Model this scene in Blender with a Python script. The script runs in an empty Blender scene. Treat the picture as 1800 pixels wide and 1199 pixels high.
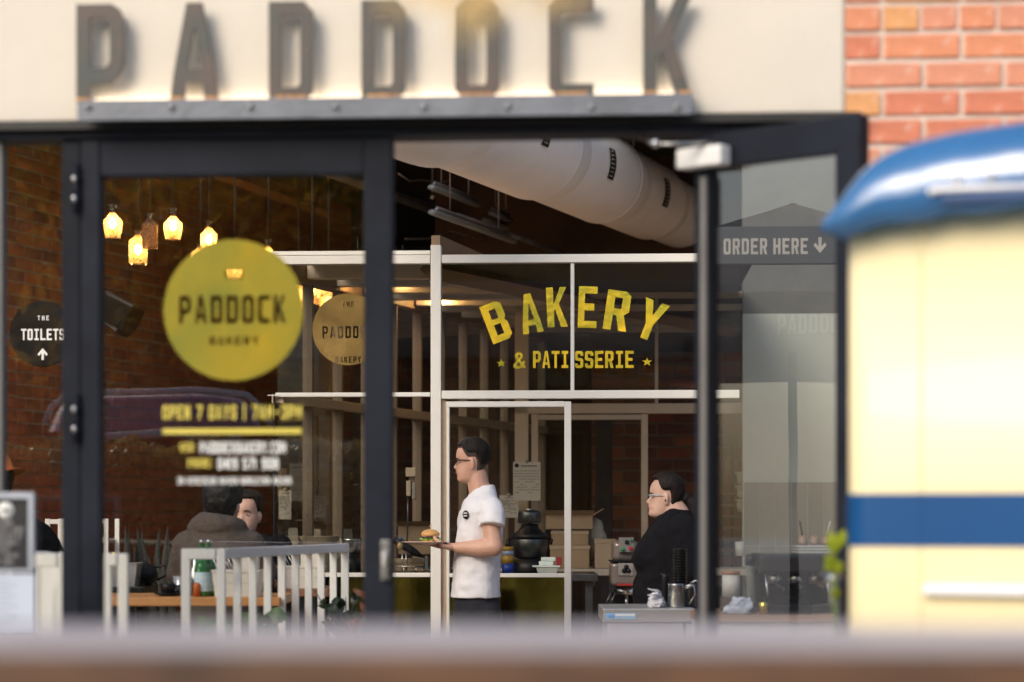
import bpy, bmesh, math, random
from mathutils import Vector, Matrix, noise
R = math.radians
rnd = random.Random(7)
scene = bpy.context.scene
C = scene.collection

# ------------------------------------------------------------------ camera
F = 4250.0          # focal length in photo pixels (85 mm on a 36 mm sensor, 1800 px wide)
CAMZ = 1.40
cam_d = bpy.data.cameras.new('camera'); cam = bpy.data.objects.new('camera', cam_d)
C.objects.link(cam); scene.camera = cam
cam.location = (0, 0, CAMZ); cam.rotation_euler = (R(90), 0, 0)
cam_d.lens = 85; cam_d.sensor_width = 36; cam_d.shift_y = 310.5/1800
cam_d.clip_start = 0.05; cam_d.clip_end = 600
cam_d.dof.use_dof = True; cam_d.dof.focus_distance = 12.75; cam_d.dof.aperture_fstop = 1.7
# ------------------------------------------------------------------ world, sun, exposure
SUN_AZ, SUN_EL = 214.0, 33.0      # compass-like azimuth from +Y clockwise, elevation
w = bpy.data.worlds.new('World'); scene.world = w; w.use_nodes = True
nt = w.node_tree; nt.nodes.clear()
sky = nt.nodes.new('ShaderNodeTexSky'); sky.sky_type = 'NISHITA'; sky.sun_disc = False
sky.sun_elevation = R(SUN_EL); sky.sun_rotation = R(SUN_AZ)
sky.air_density = 1.0; sky.dust_density = 3.0; sky.ozone_density = 1.0
bg = nt.nodes.new('ShaderNodeBackground'); bg.inputs['Strength'].default_value = 0.13
out = nt.nodes.new('ShaderNodeOutputWorld')
nt.links.new(sky.outputs[0], bg.inputs[0]); nt.links.new(bg.outputs[0], out.inputs[0])
sun_d = bpy.data.lights.new('sun', 'SUN'); sun = bpy.data.objects.new('sun', sun_d); C.objects.link(sun)
sun_d.energy = 1.05; sun_d.angle = R(28); sun_d.color = (1.0, 0.9, 0.78)
_az, _el = R(SUN_AZ), R(SUN_EL)
to_sun = Vector((math.sin(_az)*math.cos(_el), math.cos(_az)*math.cos(_el), math.sin(_el)))
sun.rotation_euler = to_sun.to_track_quat('Z', 'Y').to_euler(); sun.location = to_sun*50
scene.view_settings.view_transform = 'Standard'; scene.view_settings.look = 'None'
scene.view_settings.exposure = 0.70; scene.view_settings.gamma = 1; scene.view_settings.use_curve_mapping = False
cy = scene.cycles
cy.use_denoising = True; cy.max_bounces = 10; cy.diffuse_bounces = 5; cy.glossy_bounces = 4
cy.transparent_max_bounces = 24; cy.transmission_bounces = 6; cy.sample_clamp_indirect = 6
cy.caustics_reflective = False; cy.caustics_refractive = False

# ------------------------------------------------------------------ frames of reference
def ray(px, py): return Vector(((px-900)/F, 1.0, (910-py)/F))
CAM = Vector((0, 0, CAMZ))
def W(px, py, d): return CAM + ray(px, py)*d
class Fr:
    """A vertical plane d metres ahead, turned by a degrees (right end nearer)."""
    def __init__(s, d, a, x0=0.0):
        a = R(a); s.O = Vector((x0, d, 0)); s.ex = Vector((math.cos(a), -math.sin(a), 0)); s.ey = Vector((math.sin(a), math.cos(a), 0))
        s.M = Matrix(((s.ex.x, s.ey.x, 0, s.O.x), (s.ex.y, s.ey.y, 0, s.O.y), (0, 0, 1, 0), (0, 0, 0, 1)))
    def loc(s, px, py=910, off=0.0):
        r = ray(px, py); t = ((s.O-CAM).dot(s.ey) + off)/r.dot(s.ey); p = CAM + r*t
        return (p-s.O).dot(s.ex), p.z
    def x(s, px, off=0.0): return s.loc(px, 910, off)[0]
    def z(s, py, px=900, off=0.0): return s.loc(px, py, off)[1]
FAC = Fr(7.4, 3.9)      # the glazed shopfront
BAK = Fr(13.0, 3.0)     # the white framed bakery wall
BK2 = Fr(15.1, 3.0)     # second white partition inside
FLAT = Fr(0, 0)

# ------------------------------------------------------------------ materials
MATS = {}
def mat(name, col, rough=0.6, metal=0.0, var=0.12, scale=6.0, bump=0.0, bscale=60.0, spec=0.5, col2=None, stretch=None, coat=0.0, trans=0.0, emis=None, estr=0.0, sub=0.0, rvar=0.1, speck=None):
    if name in MATS: return MATS[name]
    m = bpy.data.materials.new(name); m.use_nodes = True; n = m.node_tree; b = n.nodes['Principled BSDF']
    tc = n.nodes.new('ShaderNodeTexCoord'); mp = n.nodes.new('ShaderNodeMapping')
    n.links.new(tc.outputs['Object'], mp.inputs[0])
    if stretch: mp.inputs['Scale'].default_value = stretch
    nz = n.nodes.new('ShaderNodeTexNoise'); nz.inputs['Scale'].default_value = scale; nz.inputs['Detail'].default_value = 6; nz.inputs['Roughness'].default_value = .6
    n.links.new(mp.outputs[0], nz.inputs[0])
    cr = n.nodes.new('ShaderNodeValToRGB'); cr.color_ramp.elements[0].position = .32; cr.color_ramp.elements[1].position = .7
    c2 = col2 if col2 else tuple(min(1, c*(1+var)) for c in col); c1 = col if col2 else tuple(c*(1-var) for c in col)
    cr.color_ramp.elements[0].color = (*c1, 1); cr.color_ramp.elements[1].color = (*c2, 1)
    n.links.new(nz.outputs[0], cr.inputs[0]); n.links.new(cr.outputs[0], b.inputs['Base Color'])
    if speck:   # pale chips and splashes
        n3 = n.nodes.new('ShaderNodeTexNoise'); n3.inputs['Scale'].default_value = 22; n3.inputs['Detail'].default_value = 5; n.links.new(mp.outputs[0], n3.inputs[0])
        c3 = n.nodes.new('ShaderNodeValToRGB'); c3.color_ramp.elements[0].position = .60; c3.color_ramp.elements[1].position = .72; n.links.new(n3.outputs[0], c3.inputs[0])
        mx3 = n.nodes.new('ShaderNodeMixRGB'); n.links.new(c3.outputs[0], mx3.inputs[0]); n.links.new(cr.outputs[0], mx3.inputs[1]); mx3.inputs[2].default_value = (*speck, 1); n.links.new(mx3.outputs[0], b.inputs['Base Color'])
    b.inputs['Metallic'].default_value = metal; b.inputs['Specular IOR Level'].default_value = spec
    mr = n.nodes.new('ShaderNodeMapRange'); mr.inputs['To Min'].default_value = max(0.02, rough-rvar); mr.inputs['To Max'].default_value = min(1, rough+rvar)
    n.links.new(nz.outputs[0], mr.inputs[0]); n.links.new(mr.outputs[0], b.inputs['Roughness'])
    b.inputs['Coat Weight'].default_value = coat; b.inputs['Coat Roughness'].default_value = 0.05
    b.inputs['Transmission Weight'].default_value = trans
    if sub: b.inputs['Subsurface Weight'].default_value = sub; b.inputs['Subsurface Radius'].default_value = (.012, .005, .003)
    if emis: b.inputs['Emission Color'].default_value = (*emis, 1); b.inputs['Emission Strength'].default_value = estr
    if bump:
        n2 = n.nodes.new('ShaderNodeTexNoise'); n2.inputs['Scale'].default_value = bscale; n2.inputs['Detail'].default_value = 4
        n.links.new(mp.outputs[0], n2.inputs[0]); bp = n.nodes.new('ShaderNodeBump'); bp.inputs['Strength'].default_value = bump; bp.inputs['Distance'].default_value = .01
        n.links.new(n2.outputs[0], bp.inputs['Height']); n.links.new(bp.outputs[0], b.inputs['Normal'])
    MATS[name] = m; return m
def wood(name, a, b_, scale=3.0, stretch=(1, 12, 12), rough=.5, bump=.15, coat=0.0):
    return mat(name, a, rough, 0, 0, scale, bump, 25, .5, b_, stretch, coat)
def glass(name, tint=(.93, .95, .94), refl=1.0, rough=0.0):
    """thin pane: see-through with a real Fresnel reflection"""
    if name in MATS: return MATS[name]
    m = bpy.data.materials.new(name); m.use_nodes = True; n = m.node_tree; n.nodes.clear()
    o = n.nodes.new('ShaderNodeOutputMaterial'); mx = n.nodes.new('ShaderNodeMixShader'); tr = n.nodes.new('ShaderNodeBsdfTransparent'); gl = n.nodes.new('ShaderNodeBsdfGlossy')
    fr = n.nodes.new('ShaderNodeFresnel'); fr.inputs['IOR'].default_value = 1.5
    ml = n.nodes.new('ShaderNodeMath'); ml.operation = 'MULTIPLY'; ml.inputs[1].default_value = refl; ml.use_clamp = True
    tc = n.nodes.new('ShaderNodeTexCoord'); nz = n.nodes.new('ShaderNodeTexNoise'); nz.inputs['Scale'].default_value = 1.3; bp = n.nodes.new('ShaderNodeBump'); bp.inputs['Strength'].default_value = .04; bp.inputs['Distance'].default_value = .02
    n.links.new(tc.outputs['Object'], nz.inputs[0]); n.links.new(nz.outputs[0], bp.inputs['Height']); n.links.new(bp.outputs[0], gl.inputs['Normal'])
    tr.inputs[0].default_value = (*tint, 1); gl.inputs['Roughness'].default_value = rough
    n.links.new(fr.outputs[0], ml.inputs[0]); n.links.new(ml.outputs[0], mx.inputs[0]); n.links.new(tr.outputs[0], mx.inputs[1]); n.links.new(gl.outputs[0], mx.inputs[2]); n.links.new(mx.outputs[0], o.inputs[0])
    MATS[name] = m; return m
def emit(name, col, s):
    if name in MATS: return MATS[name]
    m = bpy.data.materials.new(name); m.use_nodes = True; n = m.node_tree; n.nodes.clear()
    o = n.nodes.new('ShaderNodeOutputMaterial'); e = n.nodes.new('ShaderNodeEmission'); e.inputs[0].default_value = (*col, 1); e.inputs[1].default_value = s
    n.links.new(e.outputs[0], o.inputs[0]); MATS[name] = m; return m

def leafmat(name, col, tr, rough=.35, mix=.45):
    if name in MATS: return MATS[name]
    m = mat(name, col, rough, 0, .35, 9); n = m.node_tree; b = n.nodes['Principled BSDF']; o = [q for q in n.nodes if q.type == 'OUTPUT_MATERIAL'][0]
    t = n.nodes.new('ShaderNodeBsdfTranslucent'); t.inputs[0].default_value = (*tr, 1); mx = n.nodes.new('ShaderNodeMixShader'); mx.inputs[0].default_value = mix
    n.links.new(b.outputs[0], mx.inputs[1]); n.links.new(t.outputs[0], mx.inputs[2]); n.links.new(mx.outputs[0], o.inputs[0]); return m
# ------------------------------------------------------------------ mesh builder
class MB:
    def __init__(s): s.v = []; s.f = []; s.sm = []; s.M = None
    def add(s, vs, fs, smooth=False, M=None):
        b = len(s.v); M = M or s.M
        for p in vs:
            p = Vector(p); s.v.append(M @ p if M else p)
        for f in fs: s.f.append(tuple(i+b for i in f)); s.sm.append(smooth)
        return s
    def box(s, x0, x1, y0, y1, z0, z1, M=None):
        if x0 > x1: x0, x1 = x1, x0
        if y0 > y1: y0, y1 = y1, y0
        if z0 > z1: z0, z1 = z1, z0
        return s.add([(x0,y0,z0),(x1,y0,z0),(x1,y1,z0),(x0,y1,z0),(x0,y0,z1),(x1,y0,z1),(x1,y1,z1),(x0,y1,z1)],
              [(0,3,2,1),(4,5,6,7),(0,1,5,4),(1,2,6,5),(2,3,7,6),(3,0,4,7)], False, M)
    def pbox(s, fr, px0, px1, py0, py1, o0, o1):
        """box in a frame's plane whose near face spans the given view rays; o0..o1 = depth from the plane"""
        pm = (px0+px1)/2; ym = (py0+py1)/2
        return s.box(fr.loc(px0, ym, o0)[0], fr.loc(px1, ym, o0)[0], o0, o1, fr.loc(pm, py1, o0)[1], fr.loc(pm, py0, o0)[1], fr.M)
    def prism(s, loop, h, M=None, smooth=False):
        """loop in local XY, extruded along +Z by h"""
        n = len(loop); vs = [(x, y, 0) for x, y in loop]+[(x, y, h) for x, y in loop]
        fs = [tuple(range(n-1, -1, -1)), tuple(range(n, 2*n))]+[(i, (i+1) % n, n+(i+1) % n, n+i) for i in range(n)]
        return s.add(vs, fs, smooth, M)
    def loft(s, rings, cap=True, smooth=True, close=True, M=None):
        n = len(rings[0]); vs = [p for r in rings for p in r]; fs = []
        for k in range(len(rings)-1):
            for i in range(n if close else n-1):
                j = (i+1) % n; fs.append((k*n+i, k*n+j, (k+1)*n+j, (k+1)*n+i))
        if cap: fs.append(tuple(range(n-1, -1, -1))); fs.append(tuple((len(rings)-1)*n+i for i in range(n)))
        return s.add(vs, fs, smooth, M)
    def lathe(s, prof, c=(0,0,0), seg=16, M=None, smooth=True, cap=True, rib=0, ribd=0, sq=0):
        rings = []
        for r, z in prof:
            ring = []
            for i in range(seg):
                a = 2*math.pi*i/seg; q = r*(1+ribd*math.cos(rib*a)) if rib else r
                ca, sa = math.cos(a), math.sin(a)
                if sq:
                    q = r/((abs(ca)**sq+abs(sa)**sq)**(1/sq))
                ring.append((c[0]+q*ca, c[1]+q*sa, c[2]+z))
            rings.append(ring)
        return s.loft(rings, cap, smooth, True, M)
    def tube(s, pts, r, seg=8, M=None, smooth=True, flat=1.0):
        pts = [Vector(p) for p in pts]; rs = r if isinstance(r, (list, tuple)) else [r]*len(pts); rings = []
        t = (pts[1]-pts[0]).normalized(); up = Vector((0,0,1)) if abs(t.z) < .9 else Vector((1,0,0)); a = t.cross(up).normalized()
        for i, p in enumerate(pts):
            if i == 0: t = pts[1]-pts[0]
            elif i == len(pts)-1: t = pts[-1]-pts[-2]
            else: t = pts[i+1]-pts[i-1]
            t.normalize(); a = (a-t*a.dot(t)).normalized(); b = t.cross(a)
            rings.append([p+a*math.cos(2*math.pi*k/seg)*rs[i]+b*math.sin(2*math.pi*k/seg)*rs[i]*flat for k in range(seg)])
        return s.loft(rings, True, smooth, True, M)
    def ball(s, c, rx, ry=None, rz=None, seg=12, rows=8, M=None):
        ry = ry or rx; rz = rz or rx; c = Vector(c); rings = []
        for k in range(rows+1):
            t = -math.pi/2+math.pi*min(max(k/rows, .02), .98); rings.append([c+Vector((rx*math.cos(t)*math.cos(2*math.pi*i/seg), ry*math.cos(t)*math.sin(2*math.pi*i/seg), rz*math.sin(t))) for i in range(seg)])
        return s.loft(rings, True, True, True, M)
    def quad(s, a, b, c, d, M=None): return s.add([a, b, c, d], [(0,1,2,3)], False, M)
    def bbox(s):
        xs = [p[0] for p in s.v]; ys = [p[1] for p in s.v]; zs = [p[2] for p in s.v]
        return Vector((min(xs), min(ys), min(zs))), Vector((max(xs), max(ys), max(zs)))
    def mesh(s, name, origin=(0,0,0)):
        o = Vector(origin); me = bpy.data.meshes.new(name); me.from_pydata([tuple(p-o) for p in s.v], [], s.f)
        me.polygons.foreach_set('use_smooth', s.sm); me.update()
        return me
def fixn(me):
    b = bmesh.new(); b.from_mesh(me); bmesh.ops.recalc_face_normals(b, faces=b.faces); b.to_mesh(me); b.free()
def link(o): C.objects.link(o); return o
def obj(name, mb, m, origin=(0,0,0), parent=None, bevel=0, label=None, kind=None, norm=True):
    me = mb if isinstance(mb, bpy.types.Mesh) else mb.mesh(name, origin)
    if norm and not isinstance(mb, bpy.types.Mesh): fixn(me)
    if m and not me.materials: me.materials.append(m)
    o = link(bpy.data.objects.new(name, me))
    if parent: o.parent = parent
    else: o.location = origin
    if bevel:
        md = o.modifiers.new('bevel', 'BEVEL'); md.width = bevel; md.segments = 4 if bevel > .01 else 2; md.limit_method = 'ANGLE'; md.angle_limit = R(40)
    if label: o['label'] = label
    if kind: o['kind'] = kind
    return o
class Thing:
    def __init__(s, name, label, cat, at=(0,0,0), group=None):
        s.o = link(bpy.data.objects.new(name, None)); s.at = Vector(at); s.o.location = s.at; s.o.empty_display_size = .1
        s.o['label'] = label; s.o['category'] = cat
        if group: s.o['group'] = group
    def part(s, name, mb, m, bevel=0, label=None, kind=None, norm=True): return obj(name, mb, m, s.at, s.o, bevel, label, kind, norm)
    def sub(s, par, name, mb, m, bevel=0, label=None, kind=None): return obj(name, mb, m, s.at, par, bevel, label, kind)
def solo(name, mb, m, label, cat, bevel=0, group=None, kind=None):
    a, b = mb.bbox(); o = obj(name, mb, m, ((a.x+b.x)/2, (a.y+b.y)/2, a.z), None, bevel)
    o['label'] = label; o['category'] = cat
    if group: o['group'] = group
    if kind: o['kind'] = kind
    return o
def struct(name, mb, m, bevel=0, norm=True):
    o = obj(name, mb, m, (0,0,0), None, bevel, norm=norm); o['kind'] = 'structure'; return o

_bench = []
def baked(o):
    """the object's evaluated mesh, worked out in a small scene of its own to stay quick"""
    if not _bench: _bench.append(bpy.data.scenes.new('workshop'))
    sc_ = _bench[0]; sc_.collection.objects.link(o); vl = sc_.view_layers[0]; vl.update(); dg = vl.depsgraph
    me = bpy.data.meshes.new_from_object(o.evaluated_get(dg)); sc_.collection.objects.unlink(o); return me
# ------------------------------------------------------------------ lettering
T_, V_, cx, cY = .34, .17, .2, .1
def G(ch, t=None, v=None):
    t = t or T_; v = v or V_
    O = [(cx,0),(1-cx,0),(1,cY),(1,1-cY),(1-cx,1),(cx,1),(0,1-cY),(0,cY)]
    I = [(t+.04,v),(1-t-.04,v),(1-t,v+.04),(1-t,1-v-.04),(1-t-.04,1-v),(t+.04,1-v),(t,1-v-.04),(t,v+.04)]
    rc = lambda x0,y0,x1,y1: [(x0,y0),(x1,y0),(x1,y1),(x0,y1)]
    d = {
    'O': [O, I], '0': [O, I],
    'D': [[(0,0),(1-cx,0),(1,cY),(1,1-cY),(1-cx,1),(0,1)], [(t,v),(1-t-.06,v),(1-t,v+.04),(1-t,1-v-.04),(1-t-.06,1-v),(t,1-v)]],
    'P': [[(0,0),(t,0),(t,.34),(1-cx*1.3,.34),(1,.34+cY*1.5),(1,1-cY*1.5),(1-cx*1.3,1),(0,1)], [(t,.34+v),(1-t-.06,.34+v),(1-t,.34+v+.05),(1-t,1-v-.05),(1-t-.06,1-v),(t,1-v)]],
    'R': [[(0,0),(t,0),(t,.38),(.48,.38),(.66,0),(1,0),(.8,.4),(1,.5),(1,1-cY),(1-cx,1),(0,1)], rc(t,.38+v,1-t,1-v)],
    'B': [[(0,0),(1-cx,0),(1,cY),(1,.42),(.9,.5),(1,.58),(1,1-cY),(1-cx,1),(0,1)], rc(t,v,1-t,.44), rc(t,.58,1-t,1-v)],
    'A': [[(0,0),(.29,0),(.33,.2),(.67,.2),(.71,0),(1,0),(.92,.3),(.66,1),(.34,1),(.08,.3)], [(.36,.34),(.64,.34),(.5,.76)]],
    'C': [[(cx,0),(1,0),(1,v),(t+.05,v),(t,v+.03),(t,1-v-.03),(t+.05,1-v),(1,1-v),(1,1),(cx,1),(0,1-cY),(0,cY)]],
    'E': [[(0,0),(1,0),(1,v),(t,v),(t,.42),(.85,.42),(.85,.42+v),(t,.42+v),(t,1-v),(1,1-v),(1,1),(0,1)]],
    'F': [[(0,0),(t,0),(t,.42),(.85,.42),(.85,.42+v),(t,.42+v),(t,1-v),(1,1-v),(1,1),(0,1)]],
    'G': [[(cx,0),(1-cx,0),(1,cY),(1,.55),(.5,.55),(.5,.42),(1-t,.42),(1-t,v),(t,v),(t,1-v),(1-t,1-v),(1-t,.72),(1,.72),(1,1-cY),(1-cx,1),(cx,1),(0,1-cY),(0,cY)]],
    'H': [[(0,0),(t,0),(t,.42),(1-t,.42),(1-t,0),(1,0),(1,1),(1-t,1),(1-t,.42+v),(t,.42+v),(t,1),(0,1)]],
    'I': [[(.08,0),(.92,0),(.92,v),(.65,v),(.65,1-v),(.92,1-v),(.92,1),(.08,1),(.08,1-v),(.35,1-v),(.35,v),(.08,v)]],
    'K': [[(0,0),(t,0),(t,.36),(.4,.46),(.66,0),(1,0),(.6,.58),(1,1),(.68,1),(t,.56),(t,1),(0,1)]],
    'L': [[(0,0),(1,0),(1,v),(t,v),(t,1),(0,1)]],
    'M': [[(0,0),(.25,0),(.25,.6),(.5,.2),(.75,.6),(.75,0),(1,0),(1,1),(.78,1),(.5,.52),(.22,1),(0,1)]],
    'N': [[(0,0),(t,0),(t,.6),(1-t,0),(1,0),(1,1),(1-t,1),(1-t,.42),(t,1),(0,1)]],
    'S': [[(cx,0),(1-cx,0),(1,cY),(1,.48),(1-cx,.58),(t,.6),(t,1-v),(1-t,1-v),(1-t,.72),(1,.72),(1,1-cY),(1-cx,1),(cx,1),(0,1-cY),(0,.52),(cx,.43),(1-t,.41),(1-t,v),(t,v),(t,.28),(0,.28),(0,cY)]],
    'T': [[(.35,0),(.65,0),(.65,1-v),(1,1-v),(1,1),(0,1),(0,1-v),(.35,1-v)]],
    'U': [[(cx,0),(1-cx,0),(1,cY),(1,1),(1-t,1),(1-t,v),(t,v),(t,1),(0,1),(0,cY)]],
    'V': [[(.34,0),(.66,0),(1,1),(.7,1),(.5,.3),(.3,1),(0,1)]],
    'W': [[(.16,0),(.36,0),(.5,.42),(.64,0),(.84,0),(1,1),(.78,1),(.72,.4),(.58,.8),(.42,.8),(.28,.4),(.22,1),(0,1)]],
    'Y': [[(.35,0),(.65,0),(.65,.4),(1,1),(.68,1),(.5,.62),(.32,1),(0,1),(.35,.4)]],
    '1': [[(.3,0),(.62,0),(.62,1),(.4,1),(.15,.82),(.15,.68),(.3,.74)]],
    '2': [[(0,0),(1,0),(1,v),(t+.06,v),(1,.55),(1,1-cY),(1-cx,1),(cx,1),(0,1-cY),(0,.7),(t,.7),(t,1-v),(1-t,1-v),(1-t,.6),(0,.15)]],
    '3': [[(cx,0),(1-cx,0),(1,cY),(1,.42),(.9,.5),(1,.58),(1,1-cY),(1-cx,1),(cx,1),(0,1-cY),(0,.72),(t,.72),(t,1-v),(1-t,1-v),(1-t,.58),(.35,.58),(.35,.43),(1-t,.43),(1-t,v),(t,v),(t,.28),(0,.28),(0,cY)]],
    '4': [[(.6,0),(.9,0),(.9,.2),(1,.2),(1,.34),(.9,.34),(.9,1),(.5,1),(0,.36),(0,.2),(.6,.2)]],
    '5': [[(cx,0),(1-cx,0),(1,cY),(1,.55),(1-cx,.65),(t,.65),(t,1-v),(.95,1-v),(.95,1),(0,1),(0,.5),(1-t,.5),(1-t,v),(t,v),(t,.28),(0,.28),(0,cY)]],
    '7': [[(.2,0),(.52,0),(1,.8),(1,1),(0,1),(0,1-v),(.66,1-v)]],
    '9': [[(0,0),(.8,0),(1,cY),(1,1-cY),(1-cx,1),(cx,1),(0,1-cY),(0,.45),(cx,.36),(1-t,.36),(1-t,v),(0,v)], rc(t,.5,1-t,1-v)],
    '8': [O, rc(t,v,1-t,.43), rc(t,.57,1-t,1-v)], '6': [O, rc(t,v,1-t,.43), rc(t,.57,1.0,1-v)],
    '-': [rc(.1,.42,.9,.58)], '.': [rc(.3,0,.7,.16)], '|': [rc(.36,-.1,.64,1.1)], ':': [rc(.3,.1,.7,.28), rc(.3,.6,.7,.78)],
    '*': [[(.5+(.5 if k % 2 == 0 else .2)*math.cos(math.pi/2+k*math.pi/5), .45+(.32 if k % 2 == 0 else .12)*math.sin(math.pi/2+k*math.pi/5)) for k in range(10)]],
    '^': [[(.38,0),(.62,0),(.62,.58),(.86,.34),(1,.5),(.5,1),(0,.5),(.14,.34),(.38,.58)]],
    '&': [[(.1,0),(.55,0),(.75,.12),(.88,0),(1.05,.1),(.9,.26),(1.02,.42),(.9,.5),(.72,.36),(.58,.52),(.8,.72),(.8,.84),(.55,1),(.35,1),(.12,.84),(.12,.7),(.3,.52),(-.02,.24),(-.02,.1)], [(.38,.14),(.52,.14),(.62,.24),(.44,.42),(.24,.22)], [(.46,.64),(.58,.76),(.5,.84),(.4,.84),(.34,.76)]],
    'v': [[(.38,1),(.62,1),(.62,.42),(.86,.66),(1,.5),(.5,0),(0,.5),(.14,.66),(.38,.42)]],
    }
    return d.get(ch)
def loops_mesh(name, loops, M, depth=.001, extra=None):
    """filled outlines (with holes) in local XY, extruded, placed by M"""
    cu = bpy.data.curves.new(name, 'CURVE'); cu.dimensions = '2D'; cu.fill_mode = 'BOTH'; cu.extrude = depth/2
    for lp in loops:
        sp = cu.splines.new('POLY'); sp.points.add(len(lp)-1); sp.use_cyclic_u = True
        for i, (x, y) in enumerate(lp): sp.points[i].co = (x, y, 0, 1)
    o = bpy.data.objects.new(name, cu); me = baked(o); bpy.data.objects.remove(o); bpy.data.curves.remove(cu)
    me.transform(M); me.name = name
    return me
def word(txt, h, asp=.5, gap=.14, space=.45):
    """list of (loops) for a line, starting at x=0; returns loops, width"""
    x = 0; res = []; wd = h*asp
    for ch in txt:
        if ch == ' ': x += wd*space*2; continue
        k = .45 if ch in '.:|1' else 1.0; g = G(ch)
        if g:
            for lp in g: res.append([(x+(px_-(.275 if k < 1 else 0))*wd, py_*h) for px_, py_ in lp])
        x += wd*k+wd*gap*2
    return res, x-wd*gap*2
def face(fr, x, z, off): return Matrix.Translation(fr.M @ Vector((x, off, z))) @ Matrix(((fr.ex.x, 0, -fr.ey.x, 0), (fr.ex.y, 0, -fr.ey.y, 0), (0, 1, 0, 0), (0, 0, 0, 1)))
def line_px(txt, fr, px0, px1, py0, py1, off, depth=.001, gap=.14, space=.45, name='lettering'):
    """a line of lettering on a frame's plane spanning the given rays"""
    pm = (px0+px1)/2; z1 = fr.loc(pm, py0, off)[1]; z0 = fr.loc(pm, py1, off)[1]; x0 = fr.loc(px0, (py0+py1)/2, off)[0]; x1 = fr.loc(px1, (py0+py1)/2, off)[0]
    lp, wd = word(txt, z1-z0, .5, gap, space); k = (x1-x0)/wd
    return loops_mesh(name, [[(a*k, b) for a, b in l] for l in lp], face(fr, x0, z0, off), depth)
def merge(meshes, name):
    bm = bmesh.new()
    for m_ in meshes: bm.from_mesh(m_); bpy.data.meshes.remove(m_)
    me = bpy.data.meshes.new(name); bm.to_mesh(me); bm.free(); return me
def mpart(T, name, me, m, label=None):
    me.transform(Matrix.Translation(-T.at)); me.materials.clear(); me.materials.append(m)
    o = link(bpy.data.objects.new(name, me)); o.parent = T.o
    if label: o['label'] = label
    return o
def msub(T, par, name, me, m): 
    o = mpart(T, name, me, m); o.parent = par; return o
# ------------------------------------------------------------------ shared materials
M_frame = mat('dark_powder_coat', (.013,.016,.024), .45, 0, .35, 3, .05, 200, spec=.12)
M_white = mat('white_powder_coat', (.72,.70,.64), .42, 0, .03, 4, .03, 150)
M_cream = mat('cream_render', (.66,.615,.53), .85, 0, .04, 2.5, .25, 120)
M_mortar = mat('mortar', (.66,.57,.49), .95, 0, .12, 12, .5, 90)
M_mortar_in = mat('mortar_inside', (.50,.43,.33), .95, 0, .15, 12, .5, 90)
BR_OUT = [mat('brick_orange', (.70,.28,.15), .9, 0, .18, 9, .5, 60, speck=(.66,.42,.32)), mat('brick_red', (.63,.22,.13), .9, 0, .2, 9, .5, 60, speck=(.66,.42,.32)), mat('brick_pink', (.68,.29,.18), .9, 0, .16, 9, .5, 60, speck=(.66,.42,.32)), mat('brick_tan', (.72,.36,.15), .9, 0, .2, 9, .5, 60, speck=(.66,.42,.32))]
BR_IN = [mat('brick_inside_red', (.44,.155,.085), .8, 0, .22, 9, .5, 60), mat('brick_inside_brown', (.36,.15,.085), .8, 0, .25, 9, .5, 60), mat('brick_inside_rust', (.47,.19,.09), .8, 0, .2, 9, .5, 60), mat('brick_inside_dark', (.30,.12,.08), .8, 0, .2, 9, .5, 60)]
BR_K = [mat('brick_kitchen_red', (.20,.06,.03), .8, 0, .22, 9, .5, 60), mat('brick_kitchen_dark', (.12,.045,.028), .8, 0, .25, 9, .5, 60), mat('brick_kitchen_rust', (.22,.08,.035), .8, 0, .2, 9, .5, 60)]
M_glass = glass('shop_glass', (.94,.94,.93), 3.5); M_glass2 = glass('inner_glass', (.93,.95,.93), 1.2); M_glass3 = glass('side_glass', (.9,.92,.9), .5)
M_gold = mat('gold_film', (.58,.62,.12), .12, .7, .1, 4.5, .7, 3, col2=(.98,.74,.08), rvar=.05)  # green-to-gold mottling puts reflected surroundings into the colour
M_goldp = mat('gold_mirror_panel', (.50,.38,.07), .10, 1.0, .1, 2, .12, 3, col2=(.42,.36,.06), rvar=.04)
M_goldleaf = mat('gold_leaf_film', (.38,.38,.03), .30, .55, .1, 5.5, .25, 30, col2=(.98,.62,.02))  # green and gold noise stands in for reflections on the foil
M_wprint = mat('white_vinyl', (.8,.82,.8), .5, 0, .02); M_yprint = mat('yellow_vinyl', (.62,.52,.09), .45, .2, .05)
M_black = mat('black_plastic', (.010,.010,.011), .4, 0, .3, 5, spec=.3); M_blk_cloth = mat('black_cloth', (.008,.008,.010), .9, 0, .3, 20, .3, 200, spec=.12)
M_steel = mat('stainless_steel', (.55,.55,.54), .28, 1, .08, 8, .05, 60); M_dsteel = mat('dark_steel', (.12,.12,.12), .35, .9, .3, 8)
M_galv = mat('galvanised_steel', (.15,.165,.19), .42, .3, .16, 7, .15, 50)
M_rust = mat('weathered_steel', (.060,.075,.070), .6, .2, .35, 7, .2, 60, col2=(.13,.095,.08))
M_wood = wood('orange_timber', (.52,.23,.07), (.62,.31,.11), 3, (1, 10, 10)); M_pale = wood('pale_timber', (.55,.40,.25), (.62,.47,.31), 3, (2, 10, 10))
M_concrete = mat('paving', (.40,.38,.35), .9, 0, .12, 1.2, .4, 40); M_floor = mat('interior_floor', (.60,.43,.30), .5, 0, .12, 1.5, .1, 40)

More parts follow.
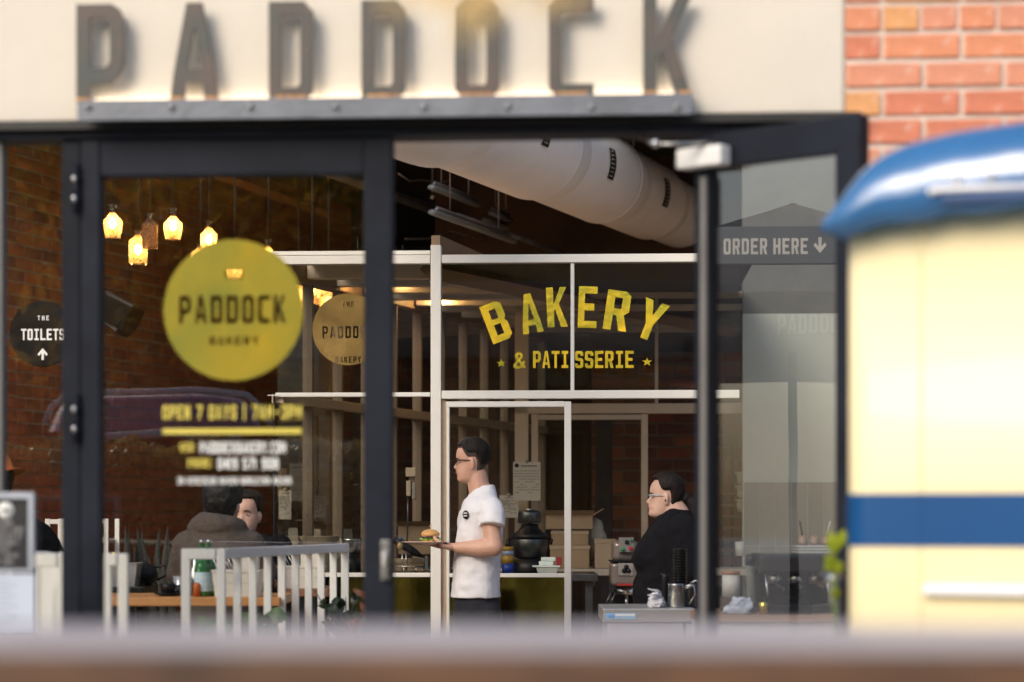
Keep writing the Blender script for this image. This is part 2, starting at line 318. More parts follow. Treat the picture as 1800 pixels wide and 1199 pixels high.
# ------------------------------------------------------------------ ground, ceiling
g = MB(); g.box(-150, 150, -150, 150, -.3, 0); struct('ground', g, M_concrete)
g = MB(); g.box(-9, 9, 7.48, 26, .004, .012); struct('interior_floor', g, M_floor)
M_ceil = mat('black_ceiling', (.012,.011,.011), .9, 0, .3, 3)
g = MB(); g.box(-9.2, 9.2, 14.6, 26.2, 4.3, 4.4); struct('ceiling', g, M_ceil)  # roof over the front room left open, out of view, to let daylight in
g = MB(); g.box(-9.3, -9.15, 7.5, 26, .012, 4.3); g.box(9.15, 9.3, 7.5, 26, .012, 4.3); g.box(-9.3, 9.3, 25.9, 26.1, .012, 4.3)
struct('interior_wall', g, mat('dark_wall', (.05,.04,.035), .9, 0, .2, 2))

# ------------------------------------------------------------------ rendered fascia + steel lettering
fz = FAC.z(213, 300)            # top of the lintel
g = MB(); g.box(-9, FAC.x(1485), .0, .25, fz, 3.2, FAC.M)  # top kept low, above the view, so sun passes into the room
solo('rendered_wall', g, M_cream, 'cream rendered wall band carrying the big steel letters above the glass front', 'wall', .01)
sg = Thing('shop_sign', 'large weathered steel block letters standing on a lit grey angle ledge on the cream wall', 'sign', FAC.M @ Vector((FAC.x(675, -.1), -.1, fz)))
x0, x1 = FAC.x(136, -.12), FAC.x(1218, -.12); zt = FAC.z(170, 675, -.12); zb = FAC.z(207, 675, -.12)
a = MB(); a.box(x0, x1, -.125, -.113, zb, zt, FAC.M); a.box(x0, x1, -.113, -.001, zt-.012, zt, FAC.M)
ledge = sg.part('ledge', a, M_galv, .002)
bolt = MB()
for px in (155, 302, 590, 892, 1190, 440, 745, 1040):
    x, z = FAC.loc(px, 188, -.125); bolt = MB(); bolt.lathe([(.0,0),(.011,0),(.011,.006),(.006,.011),(0,.012)], (0,0,0), 10, face(FAC, x, z, -.125)); sg.sub(ledge, 'bolt', bolt, mat('dull_bolt', (.26,.27,.28), .5, .4))
lz = zt+.002
a = MB(); a.box(x0+.03, x1-.02, -.028, -.006, lz, lz+.016, FAC.M)
sg.part('light_strip', a, emit('warm_led', (1, .78, .56), 3.2))
for ch, p0, p1 in (('P',128,212),('A',293,380),('D',468,546),('D',632,710),('O',797,876),('C',963,1043),('K',1130,1216)):
    xa, xb = FAC.x(p0, -.1), FAC.x(p1, -.1); h = .305
    lps_ = G(ch, .29, .14)
    if ch == 'P': lps_ = [[(0,0),(.29,0),(.29,.2),(.72,.2),(.92,.3),(1,.42),(1,.84),(.9,.95),(.74,1),(0,1)], [(.29,.36),(.62,.36),(.70,.42),(.70,.80),(.62,.86),(.29,.86)]]
    me = loops_mesh('letter', [[(x*(xb-xa), y*h) for x, y in lp] for lp in lps_], face(FAC, xa, zt+.001, -.048), .02)
    mpart(sg, 'letter', me, M_rust)
    # rusted welded feet, with the strip's warm glow put into their orange
    for fx in ([.14] if ch == 'P' else [.14, .86] if ch in 'AK' else [.5]):
        foot = MB(); hw = .02 if ch in 'PAK' else .05; foot.box(xa+fx*(xb-xa)-hw, xa+fx*(xb-xa)+hw, -.063, -.0585, zt+.001, zt+.018, FAC.M)
        sg.part('foot', foot, mat('lit_orange_rust', (.26,.10,.03), .7, .1, .25, 45, .3, 90, col2=(.78,.42,.12)))

# ------------------------------------------------------------------ outside brick wall (bricks as pieces)
def brick_wall(name, label, fr, x0, x1, z0, z1, mats, mort, limit=300, key=None, depth=.18, off=0.0, seed=3):
    rr = random.Random(seed); T = Thing(name, label, 'wall', fr.M @ Vector(((x0+x1)/2, off, z0)))
    b = MB(); b.box(x0, x1, off+.008, off+depth, z0, z1, fr.M); T.part('mortar', b, mort)
    var = []
    for k in range(4):
        m_ = MB(); m_.box(-.1125, .1125, 0, .05, -.0355, .0355)
        me = m_.mesh('brick'); bm = bmesh.new(); bm.from_mesh(me)
        bmesh.ops.bevel(bm, geom=bm.edges[:], offset=.004, segments=1, affect='EDGES')
        for v in bm.verts: v.co += Vector((rr.uniform(-1,1), rr.uniform(-1,1)*.6, rr.uniform(-1,1)))*.0016
        bm.to_mesh(me); bm.free(); var.append(me)
    meshes = []
    for k, me in enumerate(var):
        for m_ in mats:
            c = me.copy(); c.materials.append(m_); meshes.append(c)
    cells = []; nz = int((z1-z0)/.086)
    for r in range(nz):
        x = x0-(.125 if r % 2 else 0) + .0; z = z1-.043-.086*r
        hb = (r % 6 == 4)
        while x < x1:
            L = .115 if hb else .24
            a, b_ = max(x, x0), min(x+L-.010, x1)
            if b_-a > .03: cells.append((a, b_, z))
            x += L
    cells.sort(key=key or (lambda c: 0))
    rot = fr.M.to_3x3().to_4x4(); rest = MB()
    for i, (a, b_, z) in enumerate(cells):
        s_ = (b_-a)/.23; p = fr.M @ Vector(((a+b_)/2, off-rr.uniform(0, .004), z))
        if i < limit:
            o = bpy.data.objects.new('brick', rr.choice(meshes)); C.objects.link(o); o.parent = T.o
            o.matrix_local = Matrix.Translation(p-T.at) @ rot @ Matrix.Rotation(rr.uniform(-.006,.006), 4, 'Y') @ Matrix.Diagonal((s_, 1, 1, 1))
        else: rest.box(a, b_, off-.002, off+.03, z-.038, z+.038, fr.M)
    if rest.v: T.part('brickwork', rest, mats[0], 0, None, 'stuff')
    return T
brick_wall('brick_wall', 'salmon red brick wall to the right of the cream band, above the blue caravan roof', FAC, FAC.x(1486), FAC.x(1486)+2.6, .0, 3.3, BR_OUT, M_mortar, 300, lambda c: -c[2])

# ------------------------------------------------------------------ glazed shopfront
hz = FAC.z(242, 300)
ln = Thing('lintel', 'long black steel lintel running across the top of the glass front', 'lintel', FAC.M @ Vector((0, 0, hz)))
a = MB(); a.box(-9, FAC.x(1512), -.02, .12, FAC.z(243, 400), fz-.002, FAC.M); ln.part('beam', a, M_frame, .004)
a = MB(); a.box(-9, FAC.x(1512), -.055, -.022, fz-.03, fz-.004, FAC.M); ln.part('flashing', a, mat('black_trim', (.006,.006,.006), .5))
# narrow side window at the far left
sw = Thing('side_window', 'fixed window pane at the left end of the shopfront, toilets sign seen through it', 'window', FAC.M @ Vector((FAC.x(55), 0, 0)))
a = MB(); a.box(FAC.x(108), FAC.x(141), 0, .07, 0, hz-.004, FAC.M); sw.part('post', a, M_frame, .004)
a = MB(); a.box(FAC.x(-120), FAC.x(2), 0.01, .07, 0, hz-.004, FAC.M); sw.part('post', a, mat('grey_post', (.16,.16,.15), .6), .004)
a = MB(); a.box(FAC.x(2), FAC.x(108), .01, .06, 0, .12, FAC.M); sw.part('bottom_rail', a, M_frame, .004)
a = MB(); a.quad((FAC.x(2), .035, .12), (FAC.x(108), .035, .12), (FAC.x(108), .035, hz-.004), (FAC.x(2), .035, hz-.004), FAC.M); sw.part('pane', a, M_glass)
# big folding panel
fp = Thing('folding_glass_panel', 'closed black framed folding glass panel with gold circle and opening hours', 'door', FAC.M @ Vector((FAC.x(410), 0, 0)))
for p0, p1 in ((143, 177), (640, 690)):
    a = MB(); a.box(FAC.x(p0), FAC.x(p1), -.012, .055, 0, hz-.006, FAC.M); fp.part('stile', a, M_frame, .005)
xs0, xs1 = FAC.x(177), FAC.x(640)
a = MB(); a.box(xs0, xs1, -.008, .05, FAC.z(308, 410), hz-.006, FAC.M); fp.part('top_rail', a, M_frame, .005)
a = MB(); a.box(xs0, xs1, -.008, .05, 0, .14, FAC.M); fp.part('bottom_rail', a, M_frame, .005)
a = MB(); a.quad((xs0, .03, .14), (xs1, .03, .14), (xs1, .03, FAC.z(308, 410)), (xs0, .03, FAC.z(308, 410)), FAC.M); fp.part('pane', a, M_glass)
for py in (332, 737):
    x, z = FAC.loc(133, py, -.03); a = MB(); a.tube([(x, -.024, z-.075), (x, -.024, z+.075)], .011, 10, FAC.M)
    a.tube([(x, -.024, z-.045), (x, -.024, z-.018)], .014, 10, FAC.M); a.tube([(x, -.024, z+.018), (x, -.024, z+.045)], .014, 10, FAC.M)
    h_ = fp.part('hinge', a, M_frame)
    for dz in (-.031, .03):
        k = MB(); k.ball((x-.004, -.036, z+dz), .007, .007, .012); fp.sub(h_, 'hinge_pin', MB().add([FAC.M @ v for v in k.v], k.f, True), M_steel)
x, z = FAC.loc(677, 985, -.03); a = MB(); a.box(x-.013, x+.013, -.03, -.012, z-.06, z+.06, FAC.M); a.tube([(x, -.03, z+.02), (x, -.05, z+.02), (x-.0, -.05, z-.05)], .008, 8, FAC.M); fp.part('lock', a, M_steel, .003)
# film on the glass
OFF = .024
cxx, czz = FAC.loc(410, 545, OFF); rad = FAC.x(533, OFF)-cxx
circ = [[(rad*math.cos(2*math.pi*k/72), rad*math.sin(2*math.pi*k/72)) for k in range(72)]]
def sub_line(txt, px0, px1, py0, py1):
    X0, Z1 = FAC.loc(px0, py0, OFF); X1, Z0 = FAC.loc(px1, py1, OFF); lp, wd = word(txt, Z1-Z0, .5, .16, .4); k = (X1-X0)/wd
    return [[(a*k+X0-cxx, b+Z0-czz) for a, b in l] for l in lp]
lps = circ[:]
for l_ in (('PADDOCK', 315, 502, 520, 568), ('BAKERY', 368, 455, 592, 606), ('THE', 393, 427, 478, 490)): lps += sub_line(*l_)
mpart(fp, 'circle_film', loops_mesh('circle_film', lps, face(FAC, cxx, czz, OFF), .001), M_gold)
mpart(fp, 'hours_lettering', line_px('OPEN 7 DAYS | 7AM-3PM', FAC, 286, 530, 712, 737, OFF), M_yprint)
a = MB(); X0, Z0 = FAC.loc(286, 763, OFF); X1, Z1 = FAC.loc(530, 753, OFF); a.box(X0, X1, OFF-.001, OFF, Z0, Z1, FAC.M); fp.part('rule', a, M_yprint)
mpart(fp, 'web_prefix', line_px('WEB:', FAC, 316, 343, 778, 794, OFF), M_yprint)
mpart(fp, 'web_lettering', line_px('PADDOCKBAKERY.COM', FAC, 352, 502, 777, 797, OFF), M_wprint)
mpart(fp, 'phone_prefix', line_px('PHONE:', FAC, 330, 374, 806, 822, OFF), M_yprint)
mpart(fp, 'phone_lettering', line_px('0419 571 908', FAC, 383, 489, 805, 825, OFF), M_wprint)
mpart(fp, 'address_lettering', line_px('20 HIBISCUS HAVEN BURLEIGH HEADS', FAC, 312, 512, 839, 851, OFF), M_wprint)

# outward swinging door leaf on the right
Hp = FAC.M @ Vector((FAC.x(1228), -.01, 0)); ang = 42.5
class LF(Fr):
    def __init__(s):
        a = R(ang); s.O = Vector((Hp.x, Hp.y, 0)); s.ex = Vector((math.cos(a), -math.sin(a), 0)); s.ey = Vector((math.sin(a), math.cos(a), 0))
        s.M = Matrix(((s.ex.x, s.ey.x, 0, s.O.x), (s.ex.y, s.ey.y, 0, s.O.y), (0, 0, 1, 0), (0, 0, 0, 1)))
LE = LF(); LW = .60; ltop = hz-.015
gd = Thing('glass_door', 'black framed glass door swung outwards beside the yellow caravan', 'door', Hp)
for a0, a1 in ((0, .053), (LW-.085, LW)):
    a = MB(); a.box(a0, a1, -.02, .03, .02, ltop, LE.M); gd.part('stile', a, M_frame, .004)
a = MB(); a.box(.030, .052, -.034, -.0205, .01, ltop-.13, LE.M); gd.part('lit_face', a, mat('lit_face_grey', (.14,.135,.13), .5), .003)  # lit face of the stile put in as a lighter grey strip
a = MB(); a.box(.055, LW-.085, -.015, .025, ltop-.105, ltop, LE.M); gd.part('top_rail', a, M_frame, .004)
a = MB(); a.box(.055, LW-.085, -.015, .025, .02, .16, LE.M); gd.part('bottom_rail', a, M_frame, .004)
a = MB(); a.quad((.055, .005, .16), (LW-.085, .005, .16), (LW-.085, .005, ltop-.105), (.055, .005, ltop-.105), LE.M); gd.part('pane', a, glass('door_glass', (.90,.93,.91), 3.4))
# door closer
cl = Thing('door_closer', 'white box door closer with folding arm at the head of the open door', 'door closer', Hp+Vector((0, 0, ltop-.08)))
a = MB(); a.box(-.03, .14, -.075, -.022, ltop-.105, ltop-.045, LE.M); cl.part('body', a, mat('silver_paint', (.66,.66,.65), .45), .006)
p0 = LE.M @ Vector((.10, -.05, ltop-.035)); p1 = W(1196, 246, 7.18); p2 = W(1140, 250, 7.36)
a = MB(); a.tube([p0, W(1150, 254, 7.2)], .009, 8, None, True, .5); a.tube([W(1150, 254, 7.2), W(1128, 240, 7.38)], .008, 8); a.ball(W(1152, 252, 7.19), .013)
cl.part('arm', a, M_steel)
# right hand jamb of the shopfront
a = MB(); a.box(FAC.x(1492), FAC.x(1514), -.02, .12, 0, fz-.002, FAC.M)
solo('door_jamb', a, M_frame, 'black steel jamb where the shopfront meets the brick wall', 'door jamb', .004)

# ------------------------------------------------------------------ white bakery enclosure
bk = Thing('bakery_glass_wall', 'white framed glass wall of the bakery with gold lettering in its upper panes', 'glass wall', BAK.M @ Vector((BAK.x(770), 0, .012)))
def bar(T, fr, p0, p1, q0, q1, o0, o1, m=M_white, name='rail', bev=.003):
    a = MB(); a.pbox(fr, p0, p1, q0, q1, o0, o1); return T.part(name, a, m, bev)
def post(T, fr, p0, p1, zt, zb, o0, o1, m=M_white, name='post'):
    a = MB(); a.box(fr.x(p0, o0), fr.x(p1, o0), o0, o1, zb, zt, fr.M); return T.part(name, a, m, .003)
zt1 = BAK.z(448, 990); zl = .02
post(bk, BAK, 757, 775, BAK.z(431, 765), zl, -.01, .07); post(bk, BAK, 1003, 1009.5, BAK.z(462, 1006), BAK.z(686, 1006), .004, .05, name='mullion')
post(bk, BAK, 480, 483, BAK.z(690, 480), zl, .01, .03, M_frame, name='edge_channel')
bar(bk, BAK, 776, 1300, 446.5, 461, -.006, .07, name='top_rail'); bar(bk, BAK, 478, 756, 449, 464, -.006, .07, name='top_rail')
bar(bk, BAK, 474, 756, 441, 448, .02, .12, name='cap'); bar(bk, BAK, 776, 1300, 686, 700.5, -.006, .07, name='transom'); bar(bk, BAK, 484, 756, 690, 697.5, -.004, .05, name='transom')
bar(bk, BAK, 470, 490, 694, 696, -.01, .0, name='bracket')
bar(bk, BAK, 484, 756, 1007, 1014.5, -.004, .05, name='sill_rail')
post(bk, BAK, 618, 622, BAK.z(690, 620), BAK.z(1007, 620), .004, .04, M_black, 'joint') if 0 else None
def pane(T, fr, p0, p1, z0, z1, off, m=M_glass2, name='pane'):
    a = MB(); a.quad((fr.x(p0, off), off, z0), (fr.x(p1, off), off, z0), (fr.x(p1, off), off, z1), (fr.x(p0, off), off, z1), fr.M); return T.part(name, a, m)
zA, zB, zC = BAK.z(463, 900), BAK.z(687, 900), BAK.z(1010, 900)
for p0, p1 in ((776, 1003), (1009.5, 1300), (484, 756)): pane(bk, BAK, p0, p1, zB, zA, .03)
pane(bk, BAK, 484, 756, zC, zB, .03); pane(bk, BAK, 484, 756, .05, zC, .03, M_goldp, 'gold_panel')
# sliding door leaf
sd = Thing('bakery_door', 'white framed glass door with gold lower panel behind the man in the white t-shirt', 'door', BAK.M @ Vector((BAK.x(890), 0, .012)))
zd = BAK.z(702, 890); 
post(sd, BAK, 776, 784, zd, zl, .02, .07, M_pale, 'jamb')
post(sd, BAK, 784.5, 790, BAK.z(706, 787), zl, .0, .045, name='stile'); post(sd, BAK, 992, 1004, BAK.z(706, 998), zl, -.012, .045, name='stile')
bar(sd, BAK, 784, 992, 705.5, 715.5, -.002, .045, name='top_rail'); bar(sd, BAK, 790, 992, 1008, 1015, -.002, .045, name='lock_rail')
pane(sd, BAK, 790, 992, BAK.z(1010, 890), BAK.z(714, 890), .02); pane(sd, BAK, 790, 992, .05, BAK.z(1014, 890), .02, M_goldp, 'gold_panel')
# lettering
ls = Thing('bakery_lettering', 'arched gold leaf word BAKERY over a straight second line on the upper panes', 'lettering', BAK.M @ Vector((BAK.x(1005, .02), .02, BAK.z(600, 1005))))
def arched(ch, cxp, cyp, wpx, hpx, deg, shear=0):
    X, Z = BAK.loc(cxp, cyp, .026); sx = BAK.x(cxp+1, .026)-BAK.x(cxp, .026); M_ = face(BAK, X, Z, .026) @ Matrix.Rotation(R(-deg), 4, 'Z')
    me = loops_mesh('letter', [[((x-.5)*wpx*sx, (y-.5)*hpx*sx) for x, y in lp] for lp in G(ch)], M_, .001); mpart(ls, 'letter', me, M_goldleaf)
for a_ in (('B',872.5,566,38,70,-21),('A',932,551,37,70,-9.5),('K',979,540,36,70,-2.5) ,('E',1033,540,33,73,2),('R',1085,546,42,70,8.5),('Y',1144,563,45,70,21)): arched(*a_)
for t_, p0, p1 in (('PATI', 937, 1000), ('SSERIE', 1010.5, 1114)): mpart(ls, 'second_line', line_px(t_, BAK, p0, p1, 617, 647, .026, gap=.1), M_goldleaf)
for t_, p0, p1, q0, q1 in (('&', 903, 923, 619, 648), ('*', 872, 890, 625, 650), ('*', 1128, 1147, 622, 648)):
    X0, Z0 = BAK.loc(p0, q1, .026); X1, Z1 = BAK.loc(p1, q0, .026)
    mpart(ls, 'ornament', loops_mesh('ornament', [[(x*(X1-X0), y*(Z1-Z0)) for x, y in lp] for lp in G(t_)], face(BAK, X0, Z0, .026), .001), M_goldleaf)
# dark gold roundel on the left pane
rs = Thing('round_window_film', 'dark gold round film half hidden behind the black stile of the folding panel', 'window film', BAK.M @ Vector((BAK.x(613, .02), .02, BAK.z(579, 613))))
X, Z = BAK.loc(612, 579, .024); r_ = BAK.x(612+63, .024)-X
lps = [[(r_*math.cos(2*math.pi*k/60), r_*math.sin(2*math.pi*k/60)) for k in range(60)]]
for t_, y0, hh, ww in (('THE', .20, .05, .13), ('PADDOCK', -.08, .11, .56), ('BAKERY', -.30, .055, .28)):
    lp, wd = word(t_, hh, .5, .2); k = ww/wd*.5; lps += [[((a)*k-ww*.25, b*.6+y0*.6) for a, b in l] for l in lp]
mpart(rs, 'film', loops_mesh('film', lps, face(BAK, X, Z, .024), .001), mat('bronze_film', (.34,.22,.07), .25, .7, .3, 4))

# glazed side wall going back, ceiling joists, second partition
SWL = Fr(13.05, 0, -1.285); _d = Vector((.302, .953, 0)).normalized(); SWL.ex = _d; SWL.ey = Vector((-_d.y, _d.x, 0))
SWL.M = Matrix(((_d.x, SWL.ey.x, 0, -1.27), (_d.y, SWL.ey.y, 0, 13.1), (0, 0, 1, 0), (0, 0, 0, 1)))
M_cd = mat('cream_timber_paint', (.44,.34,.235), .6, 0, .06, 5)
gs = Thing('bakery_side_wall', 'glazed side wall of cream studs running back inside the bakery', 'glass wall', SWL.M @ Vector((0, 0, .012)))
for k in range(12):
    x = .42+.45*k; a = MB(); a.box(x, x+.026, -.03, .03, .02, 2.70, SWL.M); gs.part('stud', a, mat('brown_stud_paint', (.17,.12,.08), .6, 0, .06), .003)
a = MB(); a.box(0, 6, -.045, .045, 2.70, 2.80, SWL.M); gs.part('top_rail', a, mat('brown_timber', (.20,.12,.06), .6), .003)
a = MB(); a.box(0, 6, -.035, .035, 2.02, 2.07, SWL.M); gs.part('transom', a, M_cd, .003)
a = MB(); a.box(0, 6, -.035, .035, 1.02, 1.07, SWL.M); gs.part('sill_rail', a, M_cd, .003)
a = MB(); a.quad((0, 0, 1.07), (6, 0, 1.07), (6, 0, 2.70), (0, 0, 2.70), SWL.M); gs.part('pane', a, M_glass3)
a = MB(); a.box(0, 6, -.01, .01, .02, 1.02, SWL.M); gs.part('lower_panel', a, mat('kick_panel', (.10,.07,.04), .5), 0)
jo = Thing('ceiling_joists', 'cream painted joists forming the open ceiling of the bakery', 'joists', Vector((0, 14, 2.72)))
for k in range(10):
    y = 13.35+.42*k; xl = -1.27+.317*(y-13.1)+.06
    a = MB(); a.box(xl, max(xl+.2, -.45+.477*(y-13.2)-.07), y, y+.09, 2.72, 2.80); jo.part('joist', a, mat('joist_paint', (.60,.50,.38), .6, 0, .05), .003)
a = MB(); a.tube([(-.45, 13.2, 2.76), (1.6, 17.5, 2.76)], .06, 4, None, False); jo.part('cross_beam', a, mat('brown_timber', (.20,.12,.06)))
for k_, (z0_, z1_, m_) in enumerate(((2.803, 2.812, mat('ceiling_board', (.045,.035,.028), .8)), (2.8125, 2.828, mat('bounce_ply', (.62,.44,.30), .8)))):  # dark board widened to block skylight; pale top added to bounce light onto duct
    a = MB(); lp = [(-1.18, 13.12), (1.32, 13.12), (1.5, 17.5), (.1, 17.3)]; a.prism(lp, z1_-z0_, Matrix.Translation((0, 0, z0_))); jo.part(('ceiling_board', 'bounce_board')[k_], a, m_)
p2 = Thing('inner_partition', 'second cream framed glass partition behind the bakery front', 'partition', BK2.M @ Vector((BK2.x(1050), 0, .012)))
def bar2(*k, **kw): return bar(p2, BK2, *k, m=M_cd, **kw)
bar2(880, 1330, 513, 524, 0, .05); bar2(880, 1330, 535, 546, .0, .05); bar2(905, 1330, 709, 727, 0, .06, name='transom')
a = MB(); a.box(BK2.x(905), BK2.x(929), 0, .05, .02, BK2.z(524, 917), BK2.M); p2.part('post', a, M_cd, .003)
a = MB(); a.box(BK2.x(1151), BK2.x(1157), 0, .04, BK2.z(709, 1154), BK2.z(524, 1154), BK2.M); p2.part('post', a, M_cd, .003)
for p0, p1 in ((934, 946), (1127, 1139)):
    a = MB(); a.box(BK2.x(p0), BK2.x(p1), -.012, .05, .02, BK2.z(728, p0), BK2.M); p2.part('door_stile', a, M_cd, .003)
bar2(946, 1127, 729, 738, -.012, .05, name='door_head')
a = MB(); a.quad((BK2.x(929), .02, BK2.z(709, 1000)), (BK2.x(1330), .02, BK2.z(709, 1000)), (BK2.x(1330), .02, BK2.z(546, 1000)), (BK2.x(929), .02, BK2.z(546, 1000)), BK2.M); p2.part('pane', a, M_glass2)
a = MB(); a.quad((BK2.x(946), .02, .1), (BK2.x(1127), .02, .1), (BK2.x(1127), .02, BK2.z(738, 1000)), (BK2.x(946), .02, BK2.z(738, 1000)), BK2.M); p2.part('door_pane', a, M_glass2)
# far brick wall of the kitchen and dark column
KW = Fr(17.6, 3.0)
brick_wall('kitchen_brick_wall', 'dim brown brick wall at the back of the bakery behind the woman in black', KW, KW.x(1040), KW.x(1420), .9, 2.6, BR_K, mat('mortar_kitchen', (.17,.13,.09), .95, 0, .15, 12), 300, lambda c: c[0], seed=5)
a = MB(); a.box(KW.x(760), KW.x(1500), .25, .4, .012, 4.3, KW.M); solo('back_wall', a, mat('brown_plaster', (.055,.032,.02), .9, 0, .35, 1.2), 'dark brown wall across the back of the building', 'wall')
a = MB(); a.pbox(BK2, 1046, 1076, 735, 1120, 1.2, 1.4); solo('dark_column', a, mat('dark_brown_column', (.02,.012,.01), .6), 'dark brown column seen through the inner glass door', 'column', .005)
# upper edge board of the enclosure going back
a = MB(); a.prism([(0, 0), (2.6, 0), (2.6, .012), (0, .10)], .05, Matrix.Translation((-.39, 13.1, 2.83)) @ Matrix(((.302, 0, -.953, 0), (.953, 0, .302, 0), (0, 1, 0, 0), (0, 0, 0, 1))))
solo('roof_edge_board', a, mat('brown_timber', (.2,.12,.06)), 'tapering brown board running back on top of the bakery frame', 'board')

# ------------------------------------------------------------------ left interior brick wall
IW = Fr(0, 0); _d = Vector((.30, 1, 0)).normalized(); IW.ex = _d; IW.ey = Vector((-_d.y, _d.x, 0))
IW.M = Matrix(((_d.x, -_d.y, 0, -3.28), (_d.y, _d.x, 0, 16.5), (0, 0, 1, 0), (0, 0, 0, 1)))
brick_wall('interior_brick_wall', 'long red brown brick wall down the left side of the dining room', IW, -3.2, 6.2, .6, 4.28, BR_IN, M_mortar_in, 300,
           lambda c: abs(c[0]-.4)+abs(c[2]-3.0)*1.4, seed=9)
# ------------------------------------------------------------------ air duct
M_duct = mat('duct_fabric', (.87,.85,.83), .55, 0, .03, 4, .0)
def duct():
    dr = Vector((.335, 1, 0)).normalized(); sd_ = Vector((dr.y, -dr.x, 0)); up = Vector((0,0,1))
    base = Vector((.77, 16.4, 3.62)); n = dr.dot(Vector((0,1,0)))
    prof = [(-7.0,.40),(-5.3,.385),(-5.1,.37),(-3.85,.362),(-3.65,.345),(-3.5,.322),(-2.1,.318),(-1.95,.306),(-1.8,.294),(-.7,.292),(-.5,.284),(-.35,.272),(.5,.268),(.65,.258),(.8,.238),(1.7,.232),(1.85,.22),(2.0,.2),(4.2,.19)]
    T = Thing('air_duct', 'big white ribbed ventilation duct running back under the black ceiling', 'duct', base)
    def rad(t):
        for (a, ra), (b, rb) in zip(prof, prof[1:]):
            if a <= t <= b: return ra+(rb-ra)*(t-a)/(b-a)
        return .25
    rings = []; t = -7.0; seg = 48
    while t < 4.2:
        r = rad(t); 
        for k, dr_ in ((0, 0), (.024, 0), (.028, -.0035), (.036, -.0035)):
            rings.append([base+dr*(t+k)+(sd_*math.cos(2*math.pi*i/seg)+up*math.sin(2*math.pi*i/seg))*(r+dr_) for i in range(seg)])
        t += .04
    b = MB(); b.loft(rings, True); T.part('duct_skin', b, M_duct)
    for t in (-3.72, -2.02, -.58, .6, 1.78):
        b = MB(); r = rad(t)+.002; b.loft([[base+dr*(t+q)+(sd_*math.cos(2*math.pi*i/seg)+up*math.sin(2*math.pi*i/seg))*(r+e) for i in range(seg)] for q, e in ((-.05,0),(-.045,.004),(.005,.004),(.01,0))], False); T.part('seam_band', b, M_duct)
    # grilles on the camera side
    for t in (-2.75, -1.33, .08, 1.49):
        r = rad(t)+.004; a0 = R(-4)
        fr = MB(); sl = MB(); c = base+dr*t
        def P(u, v, h=0): 
            a = a0+v/r; return base+dr*(t+u)+(sd_*math.cos(a)+up*math.sin(a))*(r+h)
        fr.loft([[P(-.055, v, 0), P(.055, v, 0), P(.055, v, .006), P(-.055, v, .006)] for v in [-.095+.0237*q for q in range(9)]], True, False)
        g_ = T.part('grille', fr, mat('grille_black', (.01,.01,.01), .5))
        for v in (-.075, -.05, -.025, 0, .025, .05, .075):
            s_ = MB(); s_.tube([P(-.045, v, .009), P(.012, v, .009)], .0045, 6); T.sub(g_, 'grille_slat', s_, mat('slat_cream', (.34,.30,.24), .5))
    for t in (-2.2, 0.2, 2.4):
        b = MB(); c = base+dr*t; b.tube([c+up*(rad(t)-.01), Vector((c.x, c.y, 4.3))], .004, 6); T.part('hanger', b, M_steel)
duct()
# services under the black ceiling
random.seed(4)
M_pipe = mat('ceiling_pipe', (.14,.14,.15), .4, .6, .3, 5); M_pipe2 = mat('grey_conduit', (.32,.32,.34), .35, .7, .3, 5)
dv = Vector((.318, 1, 0)).normalized()
for k, (x, y, z, L, r, m_, lb) in enumerate([(-1.6,14.2,3.62,7,.035,M_pipe,'thick dark pipe low under the ceiling nearest the pendant lamps'),(-.9,14.8,3.82,6,.025,M_pipe2,'thin grey conduit between the thick pipe and the duct'),(-.35,15.6,3.35,4.5,.018,M_pipe2,'lowest slim grey conduit above the bakery top rail'),(-.2,17.4,3.55,4,.03,M_pipe,'short dark pipe beyond the bakery top rail'),(2.0,15.0,3.7,6,.03,M_pipe,'dark pipe on the far side of the white duct')]):
    a = MB(); p = Vector((x, y, z)); a.tube([p, p+dv*L], r, 8); solo('ceiling_pipe', a, m_, lb, 'pipe', group='pipes under the black ceiling')
M_beam = mat('ceiling_beam', (.03,.022,.018), .8, 0, .3, 2)
for k, y in enumerate((13.4, 15.2, 17.0)):
    a = MB(); a.box(-4, 4.5, y, y+.11, 3.95, 4.28); solo('ceiling_beam', a, M_beam, ['dark ceiling beam nearest the front above the white duct', 'dark ceiling beam crossing midway above the duct', 'dark ceiling beam furthest back above the bakery'][k], 'beam', group='dark beams under the ceiling')
for k, (px, py, d, lb) in enumerate([(800,345,15.6,'unlit fluorescent batten left of the duct'), (880,380,17,'small unlit batten further back under the ceiling'), (835,400,15.2,'long unlit batten low above the bakery rail')]):
    T = Thing('ceiling_light', lb, 'light fitting', W(px, py, d), 'unlit battens under the ceiling'); L = (.9, .4, 1.6)[k]
    a = MB(); c = W(px, py, d); a.tube([c-dv*L/2, c+dv*L/2], .03, 8, None, True, .6); T.part('diffuser', a, mat('opal_diffuser', (.10,.12,.135), .4))
    a = MB(); a.tube([c+Vector((0,0,.03))-dv*L*.45, c+Vector((0,0,.03))+dv*L*.45], .018, 4); T.part('housing', a, M_pipe)
    for q in (-.3, .3): a = MB(); a.tube([c+dv*L*q+Vector((0,0,.04)), c+dv*L*q+Vector((0,0,4.3-c.z))], .003, 5); T.part('hanger', a, M_pipe2)
a = MB(); a.tube([W(380, 304, 17.2), W(575, 374, 19.9)], .045, 4, None, False); solo('timber_batten', a, M_wood, 'orange timber batten slanting under the ceiling above the pendant lamps', 'batten')
T = Thing('wall_light', 'lit wedge shaped lamp at the far end of the duct', 'lamp', W(1213, 328, 18.9))
a = MB(); c = W(1210, 330, 18.9); a.lathe([(.09,-.06),(.14,.06)], c, 4, smooth=False); T.part('lamp_shade', a, emit('warm_shade', (1,.80,.48), 2.2))

